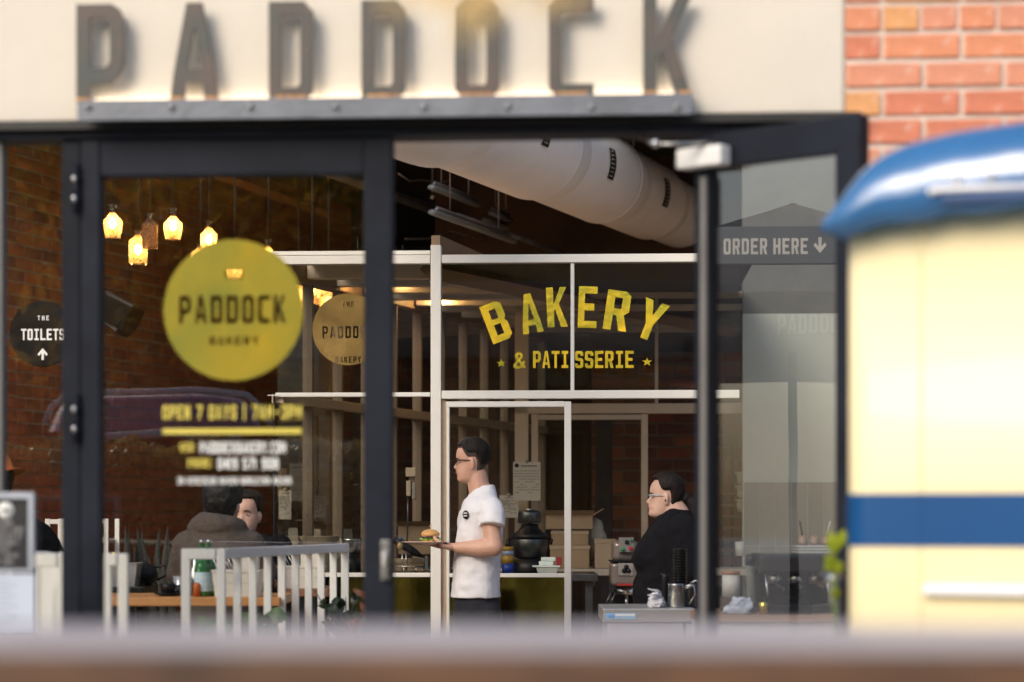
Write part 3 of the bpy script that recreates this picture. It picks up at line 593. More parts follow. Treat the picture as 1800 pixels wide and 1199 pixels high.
for k, (pts, lb) in enumerate([(((700,305,16),(740,316,16.4),(800,312,16.8)),'slack dark cable looping under the ceiling left of the duct'),(((712,420,17),(790,405,17.5),(880,418,18)),'slack cable hanging just above the bakery top rail'),(((900,415,18),(960,400,18.4),(1010,430,18.8)),'thin cable sagging beyond the middle of the top rail')]):
    a = MB(); P_ = [W(*q) for q in pts]; a.tube([P_[0], P_[0].lerp(P_[1], .5)-Vector((0,0,.03)), P_[1], P_[1].lerp(P_[2], .5)-Vector((0,0,.03)), P_[2]], .006, 6); solo('ceiling_cable', a, M_pipe2, lb, 'cable', group='cables under the ceiling')
for k, (px, py, d, lb) in enumerate([(760,345,17,'small round sprinkler head nearest the black stile'),(952,414,18.5,'small round sprinkler head above the bakery mullion'),(870,430,18,'small round sprinkler head between the other two')]):
    c = W(px, py, d); T = Thing('sprinkler_head', lb, 'sprinkler', c, 'sprinkler heads under the ceiling'); a = MB(); a.ball(c, .018, .018, .022); T.part('nozzle', a, M_steel); a = MB(); a.tube([c, (c.x, c.y, 4.3)], .009, 6); T.part('drop_pipe', a, M_pipe)
# ------------------------------------------------------------------ decanter pendants
def shade_mat(name, strength):
    if name in MATS: return MATS[name]
    m = bpy.data.materials.new(name); m.use_nodes = True; n = m.node_tree; n.nodes.clear()
    o = n.nodes.new('ShaderNodeOutputMaterial'); mx = n.nodes.new('ShaderNodeMixShader'); mx2 = n.nodes.new('ShaderNodeMixShader'); tr = n.nodes.new('ShaderNodeBsdfTransparent'); gl = n.nodes.new('ShaderNodeBsdfGlossy'); tl = n.nodes.new('ShaderNodeBsdfTranslucent')
    tc = n.nodes.new('ShaderNodeTexCoord'); mp = n.nodes.new('ShaderNodeMapping'); n.links.new(tc.outputs['Object'], mp.inputs[0]); mp.inputs['Rotation'].default_value = (R(45), R(30), R(20))
    ck = n.nodes.new('ShaderNodeTexVoronoi'); ck.inputs['Scale'].default_value = 75; n.links.new(mp.outputs[0], ck.inputs[0])
    bp = n.nodes.new('ShaderNodeBump'); bp.inputs['Strength'].default_value = .8; bp.inputs['Distance'].default_value = .01; n.links.new(ck.outputs[0], bp.inputs['Height']); n.links.new(bp.outputs[0], gl.inputs[1+1] if len(gl.inputs) > 2 else gl.inputs[-1])
    for s_ in (gl, tl):
        if 'Normal' in s_.inputs: n.links.new(bp.outputs[0], s_.inputs['Normal'])
    cr = n.nodes.new('ShaderNodeMapRange'); cr.inputs['From Max'].default_value = .6; cr.inputs['To Min'].default_value = .25; cr.inputs['To Max'].default_value = .85; n.links.new(ck.outputs[0], cr.inputs[0])
    tr.inputs[0].default_value = (1,.88,.68,1); tl.inputs[0].default_value = (.9,.62,.32,1); gl.inputs['Roughness'].default_value = .12
    n.links.new(cr.outputs[0], mx.inputs[0]); n.links.new(tr.outputs[0], mx.inputs[1]); n.links.new(tl.outputs[0], mx.inputs[2])
    fr = n.nodes.new('ShaderNodeFresnel'); n.links.new(fr.outputs[0], mx2.inputs[0]); n.links.new(mx.outputs[0], mx2.inputs[1]); n.links.new(gl.outputs[0], mx2.inputs[2]); n.links.new(mx2.outputs[0], o.inputs[0])
    MATS[name] = m; return m
M_shade = shade_mat('cut_glass', 1)
M_bulb = emit('filament_bulb', (1, .56, .18), 38)
def pendant(px, ytop, ybot, wpx, d, kind, lit, label):
    c = W(px, ytop, d); s = d/F; h = (ybot-ytop)*s; r = wpx*s/2
    T = Thing('pendant_lamp', label, 'lamp', c, 'decanter pendant lamps')
    cord = MB(); cord.tube([c, (c.x+.004, c.y, c.z+.25), (c.x, c.y, 4.3)], .0055, 6); T.part('cord', cord, M_black)
    H = lambda f, q: (r*f, -h*q)
    if kind == 'round': prof = [H(.44,0),H(.36,.05),H(.34,.12),H(.36,.18),H(.30,.2),H(.34,.27),H(.62,.38),H(.96,.47),H(1,.52),H(.99,.62),H(.95,.78),H(.84,.9),H(.80,1)]; sq = 0; rib = 24
    elif kind == 'hex': prof = [H(.44,0),H(.3,.06),H(.3,.16),H(.55,.28),H(.98,.38),H(1,.44),H(.94,.9),H(.86,1)]; sq = 0; rib = 8
    else: prof = [H(.46,0),H(.34,.05),H(.34,.13),H(.5,.2),H(.92,.29),H(1,.33),H(.98,.97),H(.93,1)]; sq = 5; rib = 0
    b = MB(); b.lathe(prof, c, 48, None, kind == 'round', False, rib, .015 if rib else 0, sq); T.part('glass_shade', b, M_shade)
    k = MB(); k.lathe([(r*.22,.0),(r*.27,-h*.08),(r*.27,-h*.3),(r*.2,-h*.32)], c, 12); T.part('socket', k, M_dsteel)
    bl = MB(); bl.ball((c.x, c.y, c.z-h*.56), r*.42, r*.42, h*.17, 12, 8); T.part('bulb', bl, M_bulb if lit else mat('clear_bulb', (.55,.38,.18), .15, 0, .1, trans=.6))
    for z_ in (.5, .84):
        if kind == 'round':
            q = MB(); q.lathe([(r*1.0 if z_ == .5 else r*.93, -h*z_-.003),(r*1.02 if z_ == .5 else r*.95, -h*z_)], c, 32, None, True, False); T.part('glass_band', q, M_shade)
for a_ in [(198,360,418,34,13.9,'round',1,'leftmost lit pendant, a round cut glass decanter next to the black stile'),
    (243,406,464,31,14.4,'square',1,'lowest lit square decanter pendant, overlapped by the dim one'),
    (264,375,437,27,14.0,'square',0,'dim square cut glass decanter pendant overlapping a lit one'),
    (304,366,421,33,14.2,'round',1,'lit round decanter pendant third from the left'),
    (367,389,447,29,14.6,'hex',1,'lit faceted decanter pendant just above the gold circle'),
    (352,428,486,30,15.2,'square',1,'lit pendant mostly hidden behind the left edge of the gold circle'),
    (471,421,478,30,15.0,'round',1,'lit pendant peeping out at the right edge of the gold circle'),
    (412,436,492,29,14.8,'round',1,'lit pendant behind the middle of the gold circle'),
    (548,478,535,34,15.6,'round',1,'pendant in place of a reflected lamp, behind the dark gold round film'),  # last three pendants stand in for lamps reflected in the glass
    (577,496,560,30,15.9,'square',1,'square pendant in place of a reflected lamp, to the right of the window stud'),
    (524,490,545,28,16.2,'hex',1,'pendant in place of a reflected lamp, furthest back by the first window stud')]: pendant(*a_)
for k, (px, py, d) in enumerate([(629,478,13.9),(708,491,14.2),(775,522,15.0)]):
    T = Thing('ceiling_bulb', ['warm bulb under the bakery joists behind the left pane','warm bulb under the joists just right of the black stile','small warm bulb furthest back under the joists'][k], 'lamp', W(px, py, d), 'bare warm bulbs in the bakery ceiling'); c = W(px, py, d)
    a = MB(); a.ball(c, .042, .042, .022); T.part('bulb', a, emit('warm_bulb', (1,.62,.25), 75)); a = MB(); a.lathe([(.02,0),(.028,.03),(.028,.05)], c+Vector((0,0,.015)), 10); T.part('socket', a, M_steel)
    a = MB(); a.tube([c+Vector((0,0,.06)), c+Vector((0,0,.2))], .004, 6); T.part('cord', a, M_black)

# ------------------------------------------------------------------ toilets sign, speaker
ts = Fr(14.0, 2.0); T = Thing('toilets_sign', 'black round hanging sign reading THE TOILETS with an up arrow', 'sign', ts.M @ Vector((ts.x(75), 0, ts.z(587))))
X, Z = ts.loc(75, 587); b = MB(); b.lathe([(.0,0),(.188,0),(.192,.004),(.192,.022),(.188,.026),(0,.026)], (0,0,0), 64, face(ts, X, Z, .014), smooth=False); T.part('disc', b, mat('gloss_black', (.011,.012,.013), .15, 0, .1, spec=.22), 0)
b = MB(); b.box(ts.x(-60), ts.x(19), .0, .02, ts.z(593), ts.z(584), ts.M); T.part('bracket', b, M_black)
MW2 = mat('sign_white', (.85,.85,.84), .5, 0, .01)
for t_, p0, p1, q0, q1, gp in (('THE', 66, 86, 555, 563, .35), ('TOILETS', 37, 114, 578, 598, .1)): mpart(T, 'lettering', line_px(t_, ts, p0, p1, q0, q1, -.0135, gap=gp), MW2)
X0, Z0 = ts.loc(66, 633, -.0135); X1, Z1 = ts.loc(84, 612, -.0135); mpart(T, 'arrow', loops_mesh('arrow', [[(x*(X1-X0), y*(Z1-Z0)) for x, y in lp] for lp in G('^')], face(ts, X0, Z0, -.0135), .001), MW2)
T = Thing('speaker', 'black wedge shaped loudspeaker tilted down on a wall bracket left of the lamps', 'speaker', W(205, 548, 15.3))
c = W(208, 547, 15.3); Mx = Matrix.Translation(c) @ Matrix.Rotation(R(27), 4, 'Y') @ Matrix.Rotation(R(-20), 4, 'Z')
a = MB(); a.prism([(-.13,-.10),(.10,-.13),(.13,-.06),(.13,.08),(-.11,.085)], .17, Mx @ Matrix.Translation((0, .085, 0)) @ Matrix.Rotation(R(90), 4, 'X')); T.part('cabinet', a, M_black, .008)
a = MB(); a.box(-.10, .13, -.095, -.088, -.10, .06, Mx); T.part('grille', a, mat('speaker_grille', (.010,.010,.011), .8, 0, .3, 80, .6, 300, spec=.1), .003)
a = MB(); a.tube([c+Vector((-.1,.02,.03)), c+Vector((-.2,.05,.05)), c+Vector((-.26,.1,.02))], .012, 8); a.tube([c+Vector((.03,.0,.12)), c+Vector((-.08,0,.11)), c+Vector((-.2,.02,.1))], .004, 6); T.part('bracket', a, M_black)

# ------------------------------------------------------------------ white slatted rails
M_slat = mat('white_steel_paint', (.82,.84,.81), .4, 0, .03, 5)
def slat_rail(label, p, L, ang, n, w_, z, front):
    """p = near corner (X, Y); runs L metres at ang from +Y; front = front return width"""
    T = Thing('slatted_screen', label, 'screen', (p[0], p[1], .01), 'white slatted planter screens')
    d = Vector((math.sin(R(ang)), math.cos(R(ang)), 0)); q = Vector((1, 0, 0)); P0 = Vector((p[0], p[1], 0)); up = Vector((0,0,1))
    def flat(a, b, wv, th): # bar from a to b
        t = (b-a).normalized(); n_ = t.cross(wv).normalized()*th/2; v = wv/2
        m_ = MB(); m_.add([a-v-n_, a+v-n_, a+v+n_, a-v+n_, b-v-n_, b+v-n_, b+v+n_, b-v+n_], [(0,3,2,1),(4,5,6,7),(0,1,5,4),(1,2,6,5),(2,3,7,6),(3,0,4,7)]); return m_
    P1 = P0-q*front
    T.part('top_rail', flat(P0+up*(z-.02)+d*.02, P0+d*L+up*(z-.02), Vector((.04,0,0)), .04), M_slat, .003)
    T.part('front_rail', flat(P1+up*(z-.021)-q*.0, P0+up*(z-.021)-q*.022, Vector((0,.04,0)), .042), M_slat, .003)
    T.part('post', flat(P0+up*.1, P0+up*z, Vector((.034,0,0)), .036), M_slat, .003); T.part('post', flat(P1+up*.1, P1+up*z, Vector((.034,0,0)), .036), M_slat, .003)
    T.part('post', flat(P0+d*L+up*.1, P0+d*L+up*z, Vector((.036,0,0)), .036), M_slat, .003)
    for k in range(n):
        c_ = P0+d*(L*(k+1)/(n+1)); wv = Vector((math.cos(R(-28)), math.sin(R(-28)), 0))*w_
        T.part('slat', flat(c_+up*.12, c_+up*(z-.04), wv, .008), M_slat, .001)
    b = MB(); b.add([P1-q*.02+up*.05-d*.02, P0+q*.02+up*.05-d*.02, P0+q*.02+d*L+up*.05, P1-q*.02+d*L+up*.05, P1-q*.02+up*.78-d*.02, P0+q*.02+up*.78-d*.02, P0+q*.02+d*L+up*.78, P1-q*.02+d*L+up*.78], [(0,3,2,1),(4,5,6,7),(0,1,5,4),(1,2,6,5),(2,3,7,6),(3,0,4,7)])
    T.part('planter_box', b, mat('planter_grey', (.16,.15,.14), .7), .01)
    return P0, P1, d
A_ = slat_rail('white steel slatted screen running back in front of the hooded man', (W(389, 960, 9.6).x, 9.6), 1.95, 10.6, 8, .036, 1.277, .14)
B_ = slat_rail('white steel slatted screen behind the black stiles at the left', (W(217, 960, 8.6).x, 8.6), .5, -35, 1, .036, 1.272, .06)
C_ = slat_rail('white steel slatted screen partly behind the menu board', (W(112, 960, 8.5).x, 8.5), .9, -16, 3, .045, 1.27, .2)
# plants at their feet
M_leafg = mat('green_leaf', (.06,.15,.03), .4, 0, .4, 20, sub=0); M_silver = mat('silver_leaf', (.42,.46,.38), .7, 0, .15, 15); M_dleaf = mat('dark_leaf', (.02,.04,.015), .35, 0, .4, 15); M_red = mat('rusty_leaf', (.25,.08,.03), .5, 0, .4, 15)
def leaf(mb, base, tip, w_, bend=.15, nrm=Vector((0,-1,0))):
    base = Vector(base); tip = Vector(tip); t = tip-base; s_ = t.cross(nrm)
    if s_.length < 1e-5: s_ = Vector((1,0,0))
    s_ = s_.normalized()*w_/2; n_ = s_.cross(t).normalized()*t.length*bend
    pts = [(0,.1),(.25,.8),(.5,1),(.75,.75),(1,.05)]; vs = []
    for f, k in pts: c = base+t*f+n_*math.sin(f*math.pi); vs += [c-s_*k, c+n_*.1, c+s_*k]
    mb.add(vs, [(3*i+j, 3*i+j+1, 3*i+j+4, 3*i+j+3) for i in range(4) for j in range(2)], True)
def bush(name, label, c, n, ln, w_, m, up=1.0, stems=4, spread=1.0, seed=1):
    rr = random.Random(seed); T = Thing(name, label, 'plant', (c[0], c[1], c[2])); c = Vector(c); st = MB(); lf = MB()
    for k in range(stems):
        tp = c+Vector((rr.uniform(-1,1)*spread*.7, rr.uniform(-1,1)*spread*.4, ln*up*rr.uniform(.8,1.6))); st.tube([c, (c+tp)/2+Vector((0,0,.02)), tp], [.005,.004,.002], 5)
        for j in range(n//stems):
            f = rr.uniform(.3, 1); b = c.lerp(tp, f); a = rr.uniform(0, 2*math.pi); e = rr.uniform(-.2, .9)
            leaf(lf, b, b+Vector((math.cos(a)*math.cos(e), math.sin(a)*math.cos(e), math.sin(e)))*ln*rr.uniform(.6,1), w_*rr.uniform(.7,1.1), rr.uniform(-.2,.3), Vector((rr.uniform(-.4,.4), -1, rr.uniform(-.3,.5))))
    T.part('stem', st, M_dleaf); T.part('foliage', lf, m, 0, None, 'stuff')
bush('silver_plant', 'pale silvery leafed plant at the foot of the left white screen', (W(218, 1120, 8.5).x, 8.45, .80), 60, .07, .03, M_silver, 1.6, 8, .09, 2)
bush('green_plant', 'round green leafed plant behind the front posts of the white screen', (W(360, 1110, 9.6).x, 9.9, .80), 26, .1, .075, M_leafg, 1.4, 6, .12, 3)
bush('green_plant', 'broad green leafed plant between the first slats of the white screen', (W(425, 1110, 9.9).x, 10.2, .80), 26, .1, .07, M_leafg, 1.4, 6, .13, 4)
bush('trailing_plant', 'dark trailing plant with rusty tips at the right end of the white screen', (W(600, 1110, 10.5).x, 10.8, .80), 60, .09, .035, M_dleaf, 2.0, 9, .22, 5)
bush('trailing_plant', 'rusty brown sprig beside the central black stile', (W(628, 1100, 9.6).x, 9.6, .82), 26, .09, .03, M_red, 2.2, 5, .14, 6)

# ------------------------------------------------------------------ high table with things on it
def table(label, x0, x1, y0, y1, z, m, legs=True):
    T = Thing('high_table', label, 'table', ((x0+x1)/2, (y0+y1)/2, .012), 'high dining tables'); a = MB(); a.box(x0, x1, y0, y1, z-.038, z); T.part('tabletop', a, m, .004)
    for x in (x0+.12, x1-.12):
        for y in (y0+.1, y1-.1): a = MB(); a.box(x-.02, x+.02, y-.02, y+.02, .012, z-.038); T.part('leg', a, M_dsteel, .002)
    return T
TZ = 1.4-140*10.4/F
xt0, xt1 = W(120, 1050, 10.4).x, W(500, 1050, 10.4).x
table('orange timber topped high table in front of the hooded man', xt0, xt1-.02, 10.4, 11.0, TZ, M_wood)
table('brown timber high table under the second white caddy', W(505, 1040, 11.6).x, W(575, 1040, 11.6).x+.02, 11.4, 11.9, 1.4-125*11.4/F, wood('brown_top', (.22,.09,.05), (.3,.14,.08)))
table('dark topped side table under the clear plastic tub', W(100, 1030, 11.9).x, W(252, 1030, 11.9).x, 11.9, 12.4, 1.4-122*11.9/F, M_black)
def bottle(px, label, d, grp='green bottles on the orange table'):
    c = Vector((W(px, 1050, d).x, d, TZ+.001)); T = Thing('green_bottle', label, 'bottle', c, grp)
    g_ = MB(); g_.lathe([(.0,0),(.029,0),(.032,.006),(.032,.12),(.028,.145),(.014,.185),(.0115,.225),(.0135,.228),(.0135,.236)], c, 20); T.part('glass', g_, mat('green_glass', (.03,.25,.07), .08, 0, .1, trans=.35, spec=.8))
    g_ = MB(); g_.lathe([(.0327,.022),(.0327,.105)], c, 20, None, True, False); T.part('paper_label', g_, mat('bottle_label', (.35,.62,.78), .6, 0, .1, 40, col2=(.75,.85,.88)))
    g_ = MB(); g_.lathe([(.0145,.232),(.0145,.243),(.0,.245)], c, 12); T.part('cap', g_, M_steel)
bottle(355, 'left green mineral water bottle with a pale blue label', 10.5); bottle(367, 'right green mineral water bottle touching the white caddy', 10.56)
def caddy(name, label, px0, px1, pytop, d, z, m, lid=True):
    s = d/F; x0, x1 = W(px0, 900, d).x, W(px1, 900, d).x; h = 1.4-(pytop-910)*s-z; c = Vector(((x0+x1)/2, d+.07, z)); T = Thing(name, label, 'caddy', c, 'white cutlery caddies')
    w2 = (x1-x0)/2; rings = []
    for q, k in ((0,.93),(.02,.95),(h*.5,.98),(h*.51,1.0),(h*.9,1.03),(h*.92,1.08),(h,1.08)): rings.append([(c.x+w2*k*sx*a, c.y+.075*k*sy*b, z+q) for sx, sy, a, b in ((-1,-1,1,.8),(-1,-1,.88,1),(1,-1,.88,1),(1,-1,1,.8),(1,1,1,.8),(1,1,.88,1),(-1,1,.88,1),(-1,1,1,.8))])
    for q, k in ((h,1.02),(.03,.9)): rings.append([(c.x+w2*k*sx*a, c.y+.075*k*sy*b, z+q) for sx, sy, a, b in ((-1,-1,1,.8),(-1,-1,.88,1),(1,-1,.88,1),(1,-1,1,.8),(1,1,1,.8),(1,1,.88,1),(-1,1,.88,1),(-1,1,1,.8))])
    a = MB(); a.loft(rings, True, False); T.part('tub', a, m, .002)
    rr = random.Random(3)
    for k in range(6):
        x = c.x-w2*.8+k*.016; a = MB(); a.tube([(x+.03, c.y-.01+.02*(k % 2), z+.05), (x-.03, c.y-.02+.03*(k % 2), z+h+.055)], [.004,.009], 8, None, True, .35); T.part('knife', a, M_steel)
    a = MB(); a.box(c.x+w2*.0, c.x+w2*.85, c.y-.03, c.y+.05, z+.05, z+h+.065); T.part('napkins', a, mat('napkin', (.74,.70,.62), .9, 0, .04, 40, .3, 120), .006)
M_cad = mat('cream_enamel', (.74,.71,.62), .35, 0, .03)
caddy('cutlery_caddy', 'white cutlery caddy with knives and napkins on the orange table', 374, 458, 1002, 10.42, TZ+.001, M_cad)
caddy('cutlery_caddy', 'second white caddy further back behind the slats', 488, 566, 995, 11.42, 1.4-125*11.4/F+.001, M_cad)
def cup(label, px, d, z, r, h, m, name='coffee_cup', cat='cup', sauc=True):
    c = Vector((W(px, 1040, d).x, d, z)); T = Thing(name, label, cat, c); a = MB(); a.lathe([(r*.5,.006),(r*.75,.012),(r*.98,h*.6),(r*1.05,h),(r*.97,h),(r*.88,h*.55),(.0,.012)], c, 20); T.part('bowl', a, m)
    a = MB(); a.tube([(c.x+r*.9, c.y, z+h*.8), (c.x+r*1.5, c.y, z+h*.75), (c.x+r*1.45, c.y, z+h*.4), (c.x+r*.8, c.y, z+h*.3)], .005, 8); T.part('handle', a, m)
    if sauc: a = MB(); a.lathe([(.0,0),(r*1.0,.001),(r*1.8,.010),(r*1.8,.013),(r*1.0,.006),(0,.006)], c, 24); T.part('saucer', a, m)
    return T
cup('black coffee cup on its saucer on the orange table', 295, 10.55, TZ+.001, .034, .055, M_black)
def tumbler(label, px, d, z, r, h, m): 
    c = Vector((W(px, 1040, d).x, d, z)); a = MB(); a.lathe([(r*.75,0),(r*.8,.004),(r,h),(r*.95,h),(r*.74,.01),(0,.01)], c, 18); return solo('tumbler', a, m, label, 'glass')
tumbler('ribbed clear tumbler beside the black coffee cup', 316, 10.62, TZ+.001, .03, .085, mat('clear_tumbler', (.75,.75,.75), .12, .35, .2, 60, .2, 60, trans=.6))
c = Vector((W(343, 1040, 10.7).x, 10.7, TZ+.001)); a = MB(); a.lathe([(.0,0),(.022,0),(.03,.03),(.028,.1),(.012,.13),(.012,.16),(0,.165)], c, 14); solo('pepper_mill', a, M_steel, 'small silver shaker beside the green bottles', 'shaker')
c = Vector((W(347, 1040, 10.45).x-.004, 10.46, TZ+.001)); a = MB(); a.lathe([(.0,0),(.016,0),(.016,.05),(.010,.06),(0,.06)], c, 12); solo('sauce_jar', a, mat('chilli', (.5,.12,.02), .4), 'tiny orange sauce jar by the front post of the white screen', 'jar')
# clear plastic tub, teapot, bottles in it
zt_ = 1.4-122*11.9/F+.001
T = Thing('plastic_tub', 'clear plastic tub with lidded box inside on the dark side table', 'tub', (W(215, 1030, 12).x, 12.05, zt_))
x0, x1 = W(185, 1000, 12).x, W(243, 1000, 12).x; a = MB(); h = .115
a.loft([[(x0+.01,11.97,zt_),(x1-.015,11.97,zt_),(x1-.015,12.15,zt_),(x0+.01,12.15,zt_)],[(x0,11.96,zt_+h),(x1,11.96,zt_+h),(x1,12.16,zt_+h),(x0,12.16,zt_+h)],[(x0-.008,11.95,zt_+h),(x1+.008,11.95,zt_+h),(x1+.008,12.17,zt_+h),(x0-.008,12.17,zt_+h)]], False, False); T.part('tub_wall', a, mat('cloudy_plastic', (.50,.50,.52), .3, 0, .05, 5, trans=.55))
a = MB(); a.box(x0+.03, x1-.05, 12.0, 12.12, zt_+.003, zt_+.055); T.part('inner_box', a, mat('pale_plastic', (.35,.33,.32), .4), .004)
a = MB(); a.lathe([(0,.06),(.02,.06),(.02,.14),(.008,.17),(0,.17)], (x0+.035, 12.05, zt_), 12); T.part('yellow_bottle', a, mat('yellow_plastic', (.7,.5,.02), .4))
T = Thing('teapot', 'dark round teapot behind the clear plastic tub', 'teapot', (W(258, 1025, 12.1).x, 12.2, zt_)); c = Vector((W(250, 1025, 12.1).x, 12.2, zt_))
a = MB(); a.lathe([(0,0),(.04,0),(.062,.03),(.066,.06),(.05,.095),(.02,.11),(.008,.125),(0,.125)], c, 20); T.part('pot', a, M_black); a = MB(); a.tube([c+Vector((.05,0,.09)), c+Vector((.1,0,.1)), c+Vector((.105,0,.05)), c+Vector((.06,0,.025))], .006, 8); T.part('handle', a, M_black)
# white shelf frame behind
def wframe(label, p0, p1, d):
    T = Thing('shelf_frame', label, 'shelf', (W((p0+p1)/2, 1000, d).x, d, .012), 'white metal shelf frames'); x0, x1 = W(p0, 900, d).x, W(p1, 900, d).x; z = 1.4-2*d/F
    for x in (x0, x1):
        for y in (d, d+.35): a = MB(); a.box(x-.012, x+.012, y-.012, y+.012, .012, z); T.part('post', a, M_white, .002)
    for z_ in (z-.015, z-.11, z-.42): 
        a = MB(); a.box(x0, x1, d-.01, d+.01, z_-.012, z_+.012); T.part('rail', a, M_white, .002)
        a = MB(); a.box(x0+.012, x1-.012, d+.012, d+.34, z_-.006, z_+.004); T.part('shelf', a, M_white, .002) if z_ < z-.1 else None
wframe('white metal shelf frame standing right of the black post', 128, 187, 12.6); wframe('white metal shelf frame behind the person at the left edge', 84, 110, 12.4)
# snake plants against the brick wall
rr = random.Random(8); lf = MB(); T = Thing('snake_plant', 'row of dark upright snake plants below the brick wall', 'plant', (W(290, 1060, 16).x, 16.2, .5))
for k in range(46):
    b = Vector((W(225+k*3.6+rr.uniform(-4,4), 1060, 16.2).x, 16.2+rr.uniform(-.2,.2), .55)); leaf(lf, b, b+Vector((rr.uniform(-.12,.12), 0, rr.uniform(.45,.8))), .055, .04)
T.part('foliage', lf, mat('snake_leaf', (.015,.02,.012), .4, 0, .5, 8), 0, None, 'stuff')
a = MB(); a.box(W(215, 1, 16.2).x, W(400, 1, 16.2).x, 16.0, 16.4, .012, .55); T.part('trough', a, mat('planter_grey', (.16,.15,.14)), .01)
# bench seat rail behind (pale line above the plants)
a = MB(); a.tube([W(160, 950, 16.8), W(345, 956, 16.8)], .02, 8); solo('hand_rail', a, mat('dull_rail', (.2,.17,.14), .5), 'dull grey rail running above the snake plants', 'rail')
# ------------------------------------------------------------------ things inside the bakery
def at(px, py, d): return W(px, py, d)
def pxbox(px0, px1, py0, py1, d, dep): 
    b = MB(); a_ = W(px0, py1, d); b_ = W(px1, py0, d); b.box(a_.x, b_.x, d, d+dep, a_.z, b_.z); return b
# work benches
a = MB(); p = W(700, 1008, 13.6); q = W(1003, 1008, 13.6); zb_ = p.z
T = Thing('work_bench', 'steel topped work bench behind the glass of the bakery front', 'bench', ((p.x+q.x)/2, 14, .012)); a.box(-1.15, q.x+.15, 13.45, 14.1, zb_-.04, zb_); T.part('top', a, M_dsteel, .003)
for x in (-1.1, -.35, q.x+.1): a = MB(); a.box(x-.02, x+.02, 13.5, 13.54, .012, zb_-.04); T.part('leg', a, M_dsteel)
a = MB(); a.box(-1.1, q.x+.1, 13.5, 14.0, .3, .33); T.part('shelf', a, M_dsteel)
T = Thing('rear_bench', 'bench further back inside the bakery carrying the cardboard boxes', 'bench', (.7, 14.75, .012)); a = MB(); zr = 1.4-90*14.4/F; a.box(-.1, 1.45, 14.4, 15.0, zr-.04, zr); T.part('top', a, mat('pale_bench', (.40,.34,.27), .5), .003)
a = MB(); a.box(-.1, .36, 14.42, 14.98, .1, zr-.04); T.part('cabinet', a, mat('cabinet_brown', (.12,.075,.05), .6), .004)
for x in (.6, 1.42): a = MB(); a.box(x-.02, x+.02, 14.45, 14.49, .012, zr-.04); T.part('leg', a, M_dsteel)
M_card = mat('cardboard', (.27,.185,.11), .85, 0, .08, 8, .2, 60); M_card2 = mat('pale_cardboard', (.34,.25,.165), .85, 0, .06, 8)
def carton(label, px0, px1, py0, py1, d, dep, flaps=True, m=M_card, z=None):
    a_, b_ = W(px0, py1, d), W(px1, py0, d); z0 = a_.z if z is None else z; T = Thing('carton', label, 'carton', ((a_.x+b_.x)/2, d+dep/2, z0), 'cardboard cartons in the bakery')
    a = MB(); t = .006; x0, x1, z1 = a_.x, b_.x, b_.z
    for r_ in ((x0,x1,d,d+t),(x0,x1,d+dep-t,d+dep),(x0,x0+t,d+t,d+dep-t),(x1-t,x1,d+t,d+dep-t)): a.box(*r_, z0, z1)
    a.box(x0, x1, d, d+dep, z0-.0, z0+t); T.part('box', a, m, .002)
    if flaps:
        a = MB(); a.add([(x0,d,z1),(x1,d,z1),(x1+.01,d-.06,z1+.03),(x0-.01,d-.06,z1+.03)], [(0,1,2,3)]); T.part('flap', a, M_card2)
        a = MB(); a.add([(x1,d,z1),(x1,d+dep,z1),(x1+.07,d+dep,z1+.04),(x1+.07,d,z1+.04)], [(0,1,2,3)]); T.part('flap', a, M_card2)
        a = MB(); a.add([(x0,d,z1),(x0,d+dep,z1),(x0-.06,d+dep,z1+.03),(x0-.06,d,z1+.03)], [(0,1,2,3)]); T.part('flap', a, M_card2)
    else:
        a = MB(); a.box(x0-.004, x1+.004, d-.004, d+dep+.004, z1-.02, z1+.004); T.part('lid', a, M_card2, .002)
carton('closed carton at the bottom of the stack seen through the bakery door', 968, 1036, 960, 1000, 14.5, .3, False, z=zr)
carton('carton in the middle of the stack seen through the bakery door', 970, 1034, 933, 959, 14.5, .3, False)
carton('open topped carton on top of the stack in the bakery', 960, 1042, 906, 931, 14.48, .34, True)
carton('pale carton in the doorway just left of the mixer', 1046, 1082, 949, 1000, 14.45, .3, False, M_card2, z=zr)
a = MB(); rr = random.Random(4)
pts = [(1032,912),(1052,900),(1062,906),(1066,940),(1055,975),(1030,985)]
a = MB(); cS = W(1046, 950, 14.55); a.ball((cS.x, cS.y+.1, cS.z), .075, .09, .13, 16, 12)
for i, v in enumerate(a.v): a.v[i] = v+Vector((1,0,.6))*noise.noise(v*14)*.03
solo('flour_sack', a, mat('paper_sack', (.38,.33,.24), .85, 0, .2, 20, .5, 40), 'slumped pale paper sack beside the stacked cartons', 'sack')
# dark mixer / blender behind the door glass
c = W(931, 1003, 13.7); c.z = zb_+.001; s = 13.7/F
T = Thing('planetary_mixer', 'dark steel bowl mixer standing behind the glass of the bakery door', 'mixer', c)
L = lambda prof, m, nm, seg=28: T.part(nm, MB().lathe([(r*s, z*s) for r, z in prof], c, seg), m)
L([(0,0),(34,0),(36,4),(34,16),(28,24),(0,25)], M_black, 'base'); L([(24,25),(28,30),(31,44),(32,58),(31,60),(0,60)], M_dsteel, 'bowl'); L([(33,60),(35,62),(33,68),(24,72),(16,80),(15,86),(0,87)], M_black, 'collar'); L([(19,87),(20.5,89),(20.5,104),(19.5,107),(17,109.5),(0,110)], M_dsteel, 'motor_housing'); L([(9,110),(9,112.5),(0,113)], M_steel, 'rim')
a = MB(); a.tube([c+Vector((32*s,0,62*s)), c+Vector((40*s,-.01,58*s)), c+Vector((38*s,-.01,50*s))], .006, 8); a.tube([c+Vector((-32*s,0,62*s)), c+Vector((-40*s,-.01,58*s)), c+Vector((-37*s,-.01,50*s))], .006, 8); T.part('handle', a, M_black)
